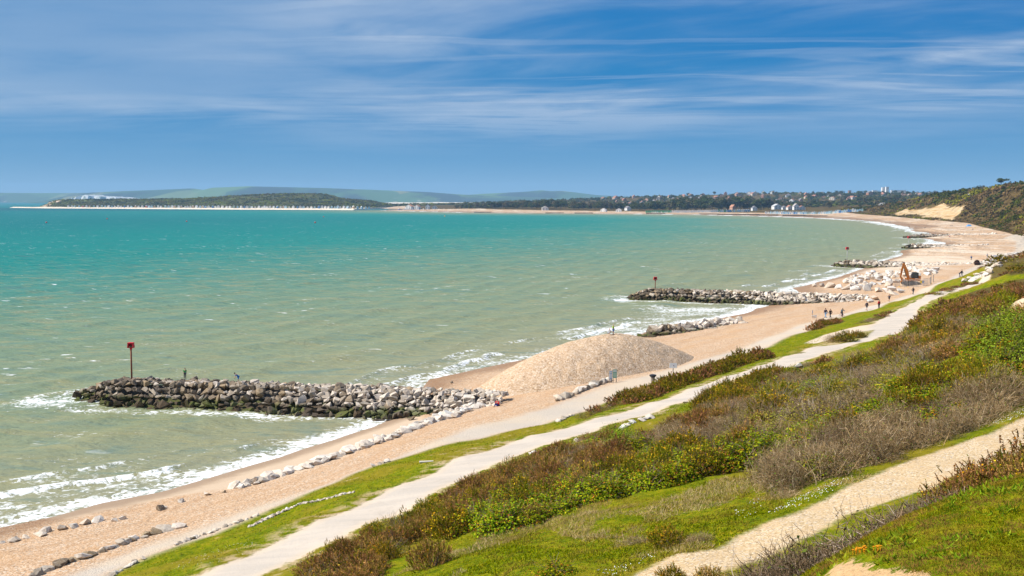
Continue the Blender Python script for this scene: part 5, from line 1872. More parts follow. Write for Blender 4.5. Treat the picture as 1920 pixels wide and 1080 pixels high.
def build_cliff_scrub():
    g = np.random.default_rng(81)
    n = 60000
    d = np.exp(g.uniform(math.log(440), math.log(2300), n))
    a = np.arctan(g.uniform(.30, .62, n))
    x, y = d * np.sin(a) / np.cos(a), d
    land = sdf(x, y, LAND_POLY)
    k = (land > 2.5) & (sdf(x, y, CLIFF_POLY) < -3 + 10 * (vnoise(x / 14, y / 14, 3) - .5)) & (x > 150)
    x, y = x[k][:14000], y[k][:14000]
    z = ground_z(x, y)
    sz = np.where(z > 8, 2.6, 1.5) * np.clip(np.hypot(x, y) / 900, .7, 1.6)
    clumps('cliff_scrub', np.stack([x, y], 1), z - .3, sz, 20, [(.065, .075, .010), (.130, .092, .032), (.20, .130, .050), (.155, .108, .038), (.20, .19, .014)], 82)
    # the headland across the water
    X, Y, Z = HEAD
    pts, zs = [], []
    r = np.random.default_rng(83)
    ix = r.integers(0, X.size, 26000)
    x = X.ravel()[ix] + r.uniform(-4, 4, len(ix))
    y = Y.ravel()[ix] + r.uniform(-5, 5, len(ix))
    z = Z.ravel()[ix]
    k = (z > 4.2) & (y < 4150)
    clumps('headland_bushes', np.stack([x[k], y[k]], 1)[:6500], z[k][:6500] - .5, 5.0, 10, [(.045, .055, .008), (.095, .092, .012), (.165, .155, .014), (.14, .10, .028), (.18, .205, .012)], 84)


build_cliff_scrub()


def build_far_woods():
    """the massed trees of the low land between the beach and the town ridge"""
    g = np.random.default_rng(87)
    n = 9000
    px = g.uniform(860, 1790, n)
    d = g.uniform(2420, 4400, n)
    x, y = (px - 960) / FPX / CP * d, d
    k = (sdf(x, y, LAND_POLY) > np.interp(px, [860, 1200, 1450, 1700], [150, 170, 130, 40])) & (fbm(x / 160, y / 160, 3, 5) > .42)
    x, y = x[k][:4200], y[k][:4200]
    clumps('far_woodland', np.stack([x, y], 1), fast_z(x, y), np.full(len(x), 7.5), 14, [(.028, .040, .012), (.050, .058, .018), (.105, .080, .036), (.085, .070, .028), (.11, .12, .02)], 88)


build_far_woods()


def gable_mesh(name, w, d, h, rise, mats, over=.15):
    """a small gabled building: walls and roof"""
    v = [(-w / 2, -d / 2, -.8), (w / 2, -d / 2, -.8), (w / 2, d / 2, -.8), (-w / 2, d / 2, -.8), (-w / 2, -d / 2, h), (w / 2, -d / 2, h), (w / 2, d / 2, h), (-w / 2, d / 2, h), (0, -d / 2, h + rise), (0, d / 2, h + rise)]
    walls = [(0, 1, 5, 8, 4), (1, 2, 6, 5), (2, 3, 7, 9, 6), (3, 0, 4, 7)]
    me = bpy.data.meshes.new(name)
    me.from_pydata(v, [], walls)
    me.materials.append(mats)
    return me


def roof_mesh(name, w, d, h, rise, mat, over=.35, t=.18):
    b = MB()
    for s in (-1, 1):
        e = Vector((s * (w / 2 + over), 0, h - over * rise / (w / 2)))
        p = [(0, -d / 2 - over, h + rise + .02), (e.x, -d / 2 - over, e.z + .02), (e.x, -d / 2 - over, e.z + t), (0, -d / 2 - over, h + rise + t)]
        b.prism(p, (0, d + 2 * over, 0))
    return b.mesh(name, mat)


HUT_WALLS = gable_mesh('hut_walls', 3.4, 3.6, 3.3, 1.5, PAINT)
HUT_ROOF = roof_mesh('hut_roof', 3.4, 3.6, 3.3, 1.5, PAINT)
HUT_DOOR = MB().box((0, -1.86, 1.1), (1.5, .1, 2.4)).mesh('hut_door', PAINT)
WHT, LBL, BLU, GRN, RED, YEL, TAN, SAGE = (.80, .80, .78), (.42, .62, .74), (.06, .22, .50), (.05, .34, .16), (.40, .10, .07), (.72, .55, .16), (.50, .36, .22), (.30, .44, .42)


def hut(x, y, z, s, color, roof, label, group, rot, door=None):
    e = empty('beach_hut', (x, y, z), rot)
    e.scale = (s, s, s)
    tag(e, label, 'beach hut', group)
    w = obj('wall', HUT_WALLS, e)
    w.color = (*color, 1)
    r = obj('roof', HUT_ROOF, e)
    r.color = (*roof, 1)
    if door is not None:
        dd = obj('door', HUT_DOOR, e)
        dd.color = (*door, 1)
    return e


CN = {WHT: 'white', LBL: 'pale blue', BLU: 'deep blue', GRN: 'bright green', RED: 'dark red', YEL: 'yellow', TAN: 'brown', SAGE: 'grey-green'}


def build_huts():
    g = random.Random(91)
    X, Y, Z = HEAD
    px = 128.0
    while px < 696:
        x, y, _ = at_z(px, 388.6, 3.4)
        sh = np.interp(px, (20, 90, 250, 450, 600, 690), (389.6, 390.6, 391.6, 393, 393.6, 394.2))
        y = at_z(px, sh, 0)[1] + g.uniform(70, 92)
        x = at_d(px, 388, y)[0]
        c = g.choices([WHT, LBL, BLU, TAN, SAGE, RED], [11, 4, 1.4, 1.5, 1, .6])[0]
        roof = g.choice([(.62, .62, .60), (.30, .27, .25), (.72, .72, .70), (.38, .30, .25)])
        hut(x, y, 3.5, g.uniform(1.25, 1.75), c, roof, f'{CN[c]} beach hut on the far sand spit below the headland', f'{CN[c]} huts on the spit', g.uniform(-.5, .5))
        px += g.uniform(4.2, 8.0)
    px = 1212.0
    while px < 1406:
        c = GRN if px < 1258 else (WHT if px < 1340 else g.choice([BLU, LBL, WHT, LBL, YEL, GRN, WHT]))
        x, y, z = at_z(px, 398.3, 1.8)
        sect = 'left green section' if px < 1258 else ('white middle section' if px < 1340 else 'multicoloured right section')
        hut(x, y, drop(x, y) + .3, 1.0, c, (.55, .55, .53) if c != GRN else (.05, .30, .15), f'{CN[c]} beach hut in the {sect} of the far beach row', f'{CN[c]} huts of the {sect}', g.uniform(-.05, .05) - .1, g.choice([WHT, c, LBL]))
        px += 3.5
    px = 1436.0
    while px < 1618:
        c = g.choices([WHT, LBL, BLU, SAGE], [6, 4, 2, 1])[0]
        x, y, z = at_z(px, 399.8 + (px - 1436) * .010, 2.0)
        hut(x, y, drop(x, y) + .3, g.uniform(.85, 1.15), c, g.choice([(.66, .66, .64), (.32, .50, .62), (.30, .28, .26)]), f'{CN[c]} beach hut below the white houses at the head of the bay', f'{CN[c]} huts at the head of the bay', g.uniform(-.1, .1) - .2, g.choice([BLU, c, LBL]))
        px += g.uniform(3.6, 4.8)


build_huts()

HOUSES = []
for w_, d_, h_, r_ in ((9, 11, 5.6, 3.6), (13, 9, 5.4, 3.4), (8, 8, 6.2, 3.8)):
    win = MB()
    for k in (-1, 1):
        for zz in (1.6, 4.2):
            win.box((k * w_ * .24, -d_ / 2 - .02, zz), (1.5, .12, 1.3))
    HOUSES.append((gable_mesh('house_walls', w_, d_, h_, r_, PAINT), roof_mesh('house_roof', w_, d_, h_, r_, PAINT), win.mesh('house_windows', WINDOW), MB().box((w_ * .2, d_ * .2, h_ + r_ * .8), (.9, .9, 2.4)).mesh('house_chimney', PAINT)))


def house(k, x, y, z, s, wall, roof, label, group=None, rot=0.0):
    wm, rm, win, ch = HOUSES[k]
    e = empty('house', (x, y, z), rot)
    e.scale = (s, s, s)
    tag(e, label, 'house', group)
    a = obj('wall', wm, e); a.color = (*wall, 1)
    b = obj('roof', rm, e); b.color = (*roof, 1)
    c = obj('chimney', ch, b); c.color = (.36, .18, .11, 1)
    o = obj('windows', win, a)
    o['kind'] = 'stuff'
    return e


def slab(name, px, py_top, dist, wpx, depth, color, label, cat='building', floors=0, base=None, wins=0):
    """a flat-roofed block with rows of windows"""
    x, y, top = at_d(px, py_top, dist)
    z = drop(x, y) - 1 if base is None else base
    w = wpx * dist / FPX
    e = empty(name, (x, y, z))
    tag(e, label, cat)
    h = top - z
    a = MB().box((0, 0, h / 2), (w, depth, h)).build('wall', PAINT, e)
    a.color = (*color, 1)
    p = MB().box((0, 0, h + .4), (w + .6, depth + .6, .8)).build('parapet', PAINT, e)
    p.color = (*[c * .9 for c in color], 1)
    for f in range(floors):
        zz = h - (f + .6) * (h * .8 / max(floors, 1)) - .8
        for k in range(wins):
            o = MB().box(((k + .5) / wins * w - w / 2, -depth / 2 - .03, zz), (w / wins * .55, .14, 1.5)).build('window', WINDOW, e)
    return e


def build_houses():
    g = random.Random(95)
    brick, tile, cream, slate = (.38, .17, .10), (.36, .14, .08), (.62, .52, .40), (.16, .15, .16)
    wl = {'cream': cream, 'white': (.74, .73, .70), 'brick': brick, 'pinkish': (.52, .30, .22)}
    n = 0
    for i in range(105):
        px = g.uniform(1120, 1770) if i % 3 else g.uniform(1120, 1445)
        dist = g.uniform(3300, 4300)
        x, y, _ = at_d(px, 370, dist)
        if drop(x, y) < 6:
            continue
        wn = g.choices(list(wl), [3, 3, 3, 4])[0]
        rf, rn = g.choice([(tile, 'red-tiled'), (tile, 'red-tiled'), ((.30, .15, .10), 'brown-tiled'), (slate, 'slate')])
        house(g.randrange(3), x, y, drop(x, y) - .5, g.uniform(.95, 1.5), wl[wn], rf, f'{wn} house with a {rn} roof on the town ridge', f'{wn} {rn} houses on the ridge', g.uniform(-.9, .9))
    for px, py, dist, k, s, wall, roof, lab in [
        (1456, 387.5, 2330, 1, 1.35, (.76, .75, .72), (.50, .50, .50), 'large white villa, leftmost of the white houses above the hut row'),
        (1470, 389, 2280, 0, .9, (.72, .71, .69), slate, 'white house between the villa and the red roof above the hut row'),
        (1480, 389.5, 2250, 0, 1.1, (.74, .70, .64), tile, 'white house with an orange tiled roof above the hut row'),
        (1492, 390, 2230, 2, 1.35, (.80, .79, .76), (.42, .36, .34), 'tall white gabled house above the hut row'),
        (1503, 390, 2240, 1, 1.0, (.76, .75, .72), tile, 'long white house with a tiled roof right of the tall white gabled house'),
        (1655, 392, 2050, 0, 1.1, (.36, .32, .28), (.16, .15, .15), 'grey house with a steep slate roof where the cliff begins'),
        (1374, 390, 2350, 2, 1.2, (.55, .30, .20), (.45, .19, .10), 'orange brick house among the dark pines'),
        (1177, 390, 2480, 0, 1.1, (.80, .79, .77), slate, 'white gabled house in a gap of the tree belt'),
        (1022, 392, 2620, 1, 1.2, (.80, .80, .78), (.66, .66, .64), 'white building under the tall pine in the tree belt'),
        (1414, 391, 2260, 0, 1.1, (.78, .78, .76), slate, 'white house at the right end of the tree belt'),
        (1132, 396, 2370, 1, .9, (.80, .80, .78), (.46, .44, .44), 'white beach cafe on the far beach, left one of two'),
        (1160, 396, 2350, 1, .9, (.80, .80, .78), (.72, .72, .70), 'white beach cafe on the far beach, right one of two'),
        (768, 391, 3120, 1, 1.5, (.78, .76, .72), (.60, .26, .11), 'orange-roofed quay house, leftmost on the harbour quay'),
        (783, 391.5, 3080, 0, 1.4, (.80, .78, .75), (.60, .26, .11), 'orange-roofed white quay house with its gable to the sea'),
        (802, 391, 3100, 2, 1.3, (.80, .80, .78), (.62, .62, .62), 'tall white house on the harbour quay'),
        (815, 392, 3060, 1, 1.1, (.80, .80, .78), (.70, .70, .70), 'low white boathouse on the harbour quay'),
        (1818, 357.5, 1370, 0, .34, (.80, .80, .78), (.7, .7, .7), 'tiny white house on the cliff top by the rounded pine'),
    ]:
        x, y, _ = at_d(px, py, dist)
        house(k, x, y, max(drop(x, y), 1.6) - .4, s, wall, roof, lab, None, g.uniform(-.5, .5))
    slab('tower_block', 1656, 351.5, 5000, 5.5, 16, (.80, .80, .80), 'left half of the white tower block pair on the skyline', 'tower block', 7, None, 3)
    slab('tower_block', 1663, 350.5, 4980, 5.0, 16, (.80, .80, .80), 'right half of the white tower block pair on the skyline', 'tower block', 7, None, 3)
    slab('flat_block', 1684, 357, 4900, 27, 14, (.74, .73, .72), 'long low white block right of the tower block pair', 'building', 1, None, 12)
    slab('flat_block', 1640, 357.3, 4950, 9, 14, (.76, .75, .73), 'small white block left of the tower block pair', 'building', 1, None, 4)
    slab('brick_tower', 1593, 357.5, 4300, 5, 11, (.36, .17, .12), 'square red brick tower on the skyline', 'tower', 1, None, 1)
    # quay and its boats
    a, b = at_d(742, 393.5, 3020), at_d(872, 393.5, 2830)
    L = math.hypot(b[0] - a[0], b[1] - a[1])
    q = MB().box((0, 0, -.4), (L, 60, 4.0), Matrix.Rotation(math.atan2(b[1] - a[1], b[0] - a[0]), 3, 'Z'))
    o = q.build('quay', simple_mat('quay_stone', lambda t: t.surf(t.principled(t.mix(t.noise(t.pos(), .3, 4.0), (.16, .13, .11), (.34, .28, .22)), .9, .1))), None, ((a[0] + b[0]) / 2, (a[1] + b[1]) / 2 + 30, 0))
    tag(o, kind='structure')
    hull = MB()
    hull.add([(-4, -1.2, 0), (-4, 1.2, 0), (3, 1.3, 0), (3, -1.3, 0), (5, 0, .5), (-4, -1.6, 1.6), (-4, 1.6, 1.6), (3, 1.7, 1.7), (3, -1.7, 1.7), (5.8, 0, 2.0)],
             [(0, 1, 2, 3), (3, 2, 4), (0, 3, 8, 5), (3, 4, 9, 8), (4, 2, 7, 9), (2, 1, 6, 7), (1, 0, 5, 6), (5, 8, 7, 6), (8, 9, 7)])
    hm = hull.mesh('boat_hull', PAINT)
    cab = MB().box((-.6, 0, 2.4), (2.6, 2.0, 1.7)).mesh('boat_cabin', PAINT)
    for i in range(13):
        px = 748 + i * 9.3 + g.uniform(-2, 2)
        x, y, z = at_d(px, 393, np.interp(px, (742, 872), (2985, 2800)))
        e = empty('fishing_boat', (x, y - 6, .2), g.uniform(-.6, .6))
        e.scale = (1.15, 1.15, 1.25)
        cn, c = g.choice([('white', (.8, .8, .78)), ('blue', (.07, .16, .42)), ('white', (.8, .8, .78)), ('dark', (.10, .10, .12))])
        tag(e, f'small {cn} boat moored along the harbour quay', 'boat', f'{cn} boats along the quay')
        o = obj('hull', hm, e); o.color = (*c, 1)
        o = obj('cabin', cab, e); o.color = (.78, .78, .76, 1)
    # timber groynes on the far beach
    wood = simple_mat('dark_timber', lambda t: t.surf(t.principled(t.mix(t.noise(t.pos(), .8, 3.0), (.045, .035, .028), (.12, .09, .07)), .9, .1)))
    for i, (px, py) in enumerate([(905, 398.6), (1040, 400), (1095, 400.2), (1230, 401.3), (1330, 402), (1365, 402.6), (1405, 403), (1440, 403.8), (1490, 404.8), (1530, 405.8)]):
        x, y, z = at_z(px, py, 0)
        e = MB()
        for k in range(9):
            e.box((k * 4.2 - 18, 0, .5), (.4, .5, 2.6))
        e.box((0, .1, .75), (38, .25, 1.5))
        o = e.build('timber_groyne', wood, None, (x, y + 4, 0))
        o.rotation_euler = (0, 0, R(-25 if px > 1200 else 10))
        tag(o, ['leftmost low timber groyne by the harbour beach', 'low timber groyne below the white building under the tall pine', 'low timber groyne just left of the beach cafes', 'low timber groyne before the green huts', 'low timber groyne before the white huts',
                'low timber groyne before the blue huts', 'low timber groyne at the right end of the coloured huts', 'low timber groyne left of the white villa', 'low timber groyne below the tall white gabled house', 'rightmost low timber groyne at the head of the bay'][i], 'groyne')
    # chalk cliffs below the far hills
    chalk = simple_mat('chalk', lambda t: t.surf(t.principled(t.mix(t.step(t.noise(t.scale(t.pos(), (1, 1, .2)), .022, 4.0), .46, .60), (.62, .61, .58), (.22, .25, .20)), .9, .1)))
    prof = [(136, 372.5), (140, 369), (147, 366.3), (156, 365.3), (163, 367), (170, 368.3), (178, 367.8), (186, 369), (194, 368.6), (203, 370.2), (214, 369.6), (224, 371.5), (236, 373.5)]
    D = 10800
    top = [at_d(p[0], p[1], D) for p in prof]
    nn = len(top)
    v, f = [], []
    for j, (dy, kz) in enumerate(((0, None), (60, 1.0), (500, 1.02))):
        for p in top:
            v.append((p[0], p[1] + dy + 30 * math.sin(p[0] * .05), -2.0 if kz is None else p[2] * kz))
    o = obj('chalk_cliff', mesh_np('chalk_cliff', v, grid_faces(3, nn), chalk))
    tag(o, 'white chalk cliff far away above the left end of the headland', 'cliff')
    for i, px in enumerate((131, 135.5)):
        x, y, z = at_d(px, 371.5 - i, D)
        s = MB().tube([(0, 0, -2), (3, 0, z * .5), (-2, 0, z)], [26, 18, 8], 7).build('chalk_stack', chalk, None, (x, y, 0))
        tag(s, ['outermost white chalk stack left of the chalk cliff', 'white chalk stack next to the chalk cliff'][i], 'rock stack')
    # buoys
    for px, py, c, lab in [(87, 418, (.6, .05, .03), 'small red buoy in the far water at the left'), (201, 411, (.6, .05, .03), 'small red buoy below the left end of the hut row'), (350, 416, (.55, .05, .03), 'small red buoy below the middle of the headland'),
                           (591, 418, (.6, .06, .03), 'small red buoy below the high part of the headland'), (607, 407, (.6, .06, .03), 'small red buoy close to the spit'), (834, 406, (.75, .30, .02), 'orange buoy off the harbour mouth')]:
        x, y, _ = at_z(px, py, 0)
        b = MB().tube([(0, 0, -.3), (0, 0, .3), (0, 0, 1.1), (0, 0, 1.5)], [.5, 1.0, .8, .15], 10).build('buoy', PAINT, None, (x, y, 0), True)
        b.color = (*c, 1)
        tag(b, lab, 'buoy')


build_houses()

# ------------------------------------------------------------------ people
SKIN = simple_mat('skin', lambda t: t.surf(t.principled((.55, .32, .22), .6, .3)))
CLOTH = simple_mat('cloth', lambda t: t.surf(t.principled(t.mix(t.m('MULTIPLY', t.noise(t.pos(), 9.0, 3.0), .25), t.n('ShaderNodeObjectInfo').outputs['Color'], (.02, .02, .02)), .9, .1)))
_dg = None


def skin_mesh(name, verts, edges, radii, mat, root=0):
    """one continuous surface grown round a skeleton"""
    me = bpy.data.meshes.new(name)
    me.from_pydata([tuple(v) for v in verts], edges, [])
    o = bpy.data.objects.new(name, me)
    COL.objects.link(o)
    m = o.modifiers.new('skin', 'SKIN')
    m.use_smooth_shade = True
    for i, r in enumerate(radii):
        sv = me.skin_vertices[0].data[i]
        rr = r if isinstance(r, tuple) else (r, r)
        sv.radius = rr
        sv.use_root = i == root
    s = o.modifiers.new('sub', 'SUBSURF')
    s.levels = s.render_levels = 1
    out = bpy.data.meshes.new_from_object(o.evaluated_get(bpy.context.evaluated_depsgraph_get()))
    bpy.data.objects.remove(o)
    bpy.data.meshes.remove(me)
    out.name = name
    out.materials.clear()
    out.materials.append(mat)
    return out


def pose_joints(pose):
    """joint positions of a 1.75 m figure facing -Y; feet at z = 0"""
    J = dict(pelvis=(0, 0, .93), waist=(0, 0, 1.08), chest=(0, -.01, 1.32), neck=(0, 0, 1.48), chin=(0, -.02, 1.55), head=(0, -.01, 1.63), crown=(0, 0, 1.72))
    for s, n in ((-1, 'l'), (1, 'r')):
        J['sh' + n] = (s * .19, 0, 1.42); J['el' + n] = (s * .25, .04, 1.13); J['wr' + n] = (s * .26, -.06, .90); J['ha' + n] = (s * .26, -.09, .82)
        J['hi' + n] = (s * .10, 0, .90); J['kn' + n] = (s * .11, -.02, .50); J['an' + n] = (s * .11, .03, .09); J['to' + n] = (s * .12, -.15, .04)

    def up(dx=0, dy=0, dz=0, keys=('waist', 'chest', 'neck', 'chin', 'head', 'crown', 'shl', 'shr', 'ell', 'elr', 'wrl', 'wrr', 'hal', 'har')):
        for k in keys:
            J[k] = (J[k][0] + dx, J[k][1] + dy, J[k][2] + dz)

    def lean(deg, pivot=(0, .93)):
        c, s = math.cos(R(deg)), math.sin(R(deg))
        for k in ('waist', 'chest', 'neck', 'chin', 'head', 'crown', 'shl', 'shr', 'ell', 'elr', 'wrl', 'wrr', 'hal', 'har'):
            x, y, z = J[k]
            y, z = y - pivot[0], z - pivot[1]
            J[k] = (x, pivot[0] + y * c - z * s, pivot[1] + y * s + z * c)
    if pose == 'walk':
        J.update(knl=(-.11, -.20, .52), anl=(-.11, -.27, .12), tol=(-.12, -.44, .10), knr=(.11, .06, .50), anr=(.11, .32, .16), tor=(.12, .20, .04),
                 ell=(-.25, .14, 1.15), wrl=(-.25, .20, .92), hal=(-.25, .20, .84), elr=(.25, -.06, 1.14), wrr=(.24, -.26, .98), har=(.24, -.30, .91))
        lean(4)
    elif pose == 'run':
        J.update(knl=(-.11, -.34, .66), anl=(-.11, -.22, .28), tol=(-.12, -.38, .22), knr=(.11, .10, .50), anr=(.11, .42, .34), tor=(.12, .44, .18),
                 ell=(-.27, .24, 1.22), wrl=(-.24, .06, 1.10), hal=(-.24, -.02, 1.10), elr=(.26, -.06, 1.14), wrr=(.18, -.30, 1.20), har=(.17, -.36, 1.25))
        lean(10)
    elif pose == 'bend':
        J.update(wrl=(-.22, -.02, .86), wrr=(.22, -.02, .86), hal=(-.22, -.04, .78), har=(.22, -.04, .78))
        lean(48)
        for n, s in (('l', -1), ('r', 1)):
            x, y, z = J['sh' + n]
            J['el' + n] = (s * .22, y - .05, z - .28); J['wr' + n] = (s * .18, y - .14, z - .52); J['ha' + n] = (s * .17, y - .16, z - .60)
    elif pose == 'crouch':
        d = -.60
        for k in ('pelvis', 'hil', 'hir'):
            J[k] = (J[k][0], J[k][1] + .16, J[k][2] + d)
        up(0, .16, d)
        lean(24, (.16, .33))
        J.update(knl=(-.17, -.26, .48), knr=(.17, -.26, .48), anl=(-.12, -.02, .09), anr=(.12, -.02, .09), tol=(-.13, -.20, .04), tor=(.13, -.20, .04))
        for n, s in (('l', -1), ('r', 1)):
            x, y, z = J['sh' + n]
            J['el' + n] = (s * .22, y - .20, z - .20); J['wr' + n] = (s * .10, y - .40, z - .30); J['ha' + n] = (s * .08, y - .47, z - .33)
    elif pose == 'sit':
        d = -.83
        for k in ('pelvis', 'hil', 'hir'):
            J[k] = (J[k][0], J[k][1], J[k][2] + d)
        up(0, 0, d)
        lean(14, (0, .10))
        J.update(knl=(-.14, -.36, .42), knr=(.14, -.36, .42), anl=(-.13, -.58, .09), anr=(.13, -.58, .09), tol=(-.14, -.76, .06), tor=(.14, -.76, .06))
        for n, s in (('l', -1), ('r', 1)):
            x, y, z = J['sh' + n]
            J['el' + n] = (s * .22, y - .16, z - .22); J['wr' + n] = (s * .10, y - .36, z - .12); J['ha' + n] = (s * .06, y - .43, z - .10)
    elif pose == 'cycle':
        lean(22)
        J.update(knl=(-.11, -.30, .66), anl=(-.11, -.16, .30), tol=(-.12, -.32, .26), knr=(.11, -.16, .52), anr=(.11, -.02, .16), tor=(.12, -.18, .12))
        for n, s in (('l', -1), ('r', 1)):
            x, y, z = J['sh' + n]
            J['el' + n] = (s * .25, y - .20, z - .16); J['wr' + n] = (s * .22, y - .44, z - .22); J['ha' + n] = (s * .21, y - .51, z - .22)
    return {k: Vector(v) for k, v in J.items()}


CHAINS = [('pelvis', 'waist'), ('waist', 'chest'), ('chest', 'neck'), ('neck', 'chin'), ('chin', 'head'), ('head', 'crown')] + \
         [e for n in 'lr' for e in (('chest', 'sh' + n), ('sh' + n, 'el' + n), ('el' + n, 'wr' + n), ('wr' + n, 'ha' + n), ('pelvis', 'hi' + n), ('hi' + n, 'kn' + n), ('kn' + n, 'an' + n), ('an' + n, 'to' + n))]
RAD = dict(pelvis=(.15, .11), waist=(.135, .10), chest=(.165, .115), neck=.055, chin=.075, head=.098, crown=.055)
for _n in 'lr':
    RAD.update({'sh' + _n: .065, 'el' + _n: .045, 'wr' + _n: .032, 'ha' + _n: (.042, .022), 'hi' + _n: .092, 'kn' + _n: .062, 'an' + _n: .042, 'to' + _n: .035})


def figure_part(name, J, keys, grow, mat, root):
    ks = [k for k in J if k in keys]
    idx = {k: i for i, k in enumerate(ks)}
    ed = [(idx[a], idx[b]) for a, b in CHAINS if a in idx and b in idx]
    rad = []
    for k in ks:
        r = RAD[k]
        r = r if isinstance(r, tuple) else (r, r)
        rad.append((r[0] + grow, r[1] + grow))
    return skin_mesh(name, [J[k] for k in ks], ed, rad, mat, idx[root])


def hand_bits(J):
    """five bent fingers on each hand"""
    b = MB()
    for n, s in (('l', -1), ('r', 1)):
        w, h = J['wr' + n], J['ha' + n]
        d = (h - w).normalized()
        side = d.cross(Vector((0, 0, 1)) if abs(d.z) < .9 else Vector((1, 0, 0))).normalized()
        curl = side.cross(d)
        for k in range(4):
            o = h + side * (k - 1.5) * .019
            ln = (.068, .078, .074, .058)[k]
            b.tube([o - d * .02, o + d * ln * .55, o + d * ln * .9 + curl * ln * .3], [.0095, .009, .006], 5)
        o = h - d * .035 + side * .036
        b.tube([o - side * .012, o + d * .025 + side * .022, o + d * .055 + side * .022], [.011, .010, .007], 5)
    return b


POSE_CACHE = {}


def pose_meshes(pose, shorts, sleeves):
    key = (pose, shorts, sleeves)
    if key not in POSE_CACHE:
        J = pose_joints(pose)
        body = figure_part('body', J, set(J), 0.0, SKIN, 'pelvis')
        bm = bmesh.new()
        bm.from_mesh(body)
        hb_ = hand_bits(J)
        vs = [bm.verts.new(p) for p in hb_.v]
        for f in hb_.f:
            try:
                bm.faces.new([vs[i] for i in f])
            except ValueError:
                pass
        # nose and ears
        hd, fwd = J['head'], (J['head'] - J['crown']).cross(Vector((1, 0, 0))).normalized()
        if fwd.y > 0:
            fwd = -fwd
        upv = (J['crown'] - J['chin']).normalized()
        for c, sc in ((hd + fwd * .10 - upv * .02, (.014, .020, .022)), (hd + Vector((.098, 0, 0)) - upv * .01, (.010, .018, .03)), (hd - Vector((.098, 0, 0)) - upv * .01, (.010, .018, .03))):
            r = bmesh.ops.create_icosphere(bm, subdivisions=1, radius=1.0)
            for v in r['verts']:
                v.co = Vector((v.co.x * sc[0], v.co.y * sc[1], v.co.z * sc[2])) + c
        bm.to_mesh(body)
        bm.free()
        top_keys = {'pelvis', 'waist', 'chest', 'shl', 'shr', 'ell', 'elr'} | ({'wrl', 'wrr'} if sleeves else set())
        top = figure_part('jacket', J, top_keys, .022, CLOTH, 'chest')
        leg_keys = {'pelvis', 'hil', 'hir', 'knl', 'knr'} | (set() if shorts else {'anl', 'anr'})
        legs = figure_part('trousers', J, leg_keys, .020, CLOTH, 'pelvis')
        sh = MB()
        for n in 'lr':
            a, t = J['an' + n], J['to' + n]
            d = (t - a).normalized()
            sh.tube([a - d * .06 - Vector((0, 0, .02)), a + d * .06 - Vector((0, 0, .035)), t + d * .04], [.050, .052, .036], 8)
        shoes = sh.mesh('shoes', CLOTH, True)
        bm = bmesh.new()
        r = bmesh.ops.create_uvsphere(bm, u_segments=12, v_segments=8, radius=1.0)
        back = -fwd
        dele = []
        for v in bm.verts:
            p = Vector((v.co.x * .112, v.co.y * .122, v.co.z * .118))
            if v.co.z < -.35 or (v.co.y < -.45 and v.co.z < .35):
                dele.append(v)
            q = upv.rotation_difference(Vector((0, 0, 1))).inverted()
            v.co = q @ p + hd + upv * .022 + back * .012
        bmesh.ops.delete(bm, geom=dele, context='VERTS')
        hair = bpy.data.meshes.new('hair')
        bm.to_mesh(hair)
        bm.free()
        hair.materials.append(CLOTH)
        hair.polygons.foreach_set('use_smooth', [True] * len(hair.polygons))
        POSE_CACHE[key] = (body, top, legs, shoes, hair)
    return POSE_CACHE[key]


def person(pose, x, y, z, height, facing, top, legs, hair, label, shorts=False, sleeves=True, shoes=(.05, .05, .05), group=None, top_name='jacket'):
    body, tm, lm, sm, hm = pose_meshes(pose, shorts, sleeves)
    e = empty('person', (x, y, z), R(facing))
    s = height / 1.75
    e.scale = (s, s, s)
    tag(e, label, 'person', group)
    obj('body', body, e)
    for nm, me, c in ((top_name, tm, top), ('shorts' if shorts else 'trousers', lm, legs), ('shoes', sm, shoes), ('hair', hm, hair)):
        o = obj(nm, me, e)
        o.color = (*c, 1)
    return e


NAVY, BLACK, JEAN, LIME, GREEN_, SKYB, CRIM, PALEB = (.012, .018, .06), (.010, .010, .012), (.20, .36, .58), (.42, .72, .02), (.01, .40, .09), (.02, .20, .62), (.62, .01, .02), (.55, .62, .70)
BROWN_H, FAIR_H, DARK_H = (.08, .04, .02), (.50, .34, .16), (.012, .010, .008)


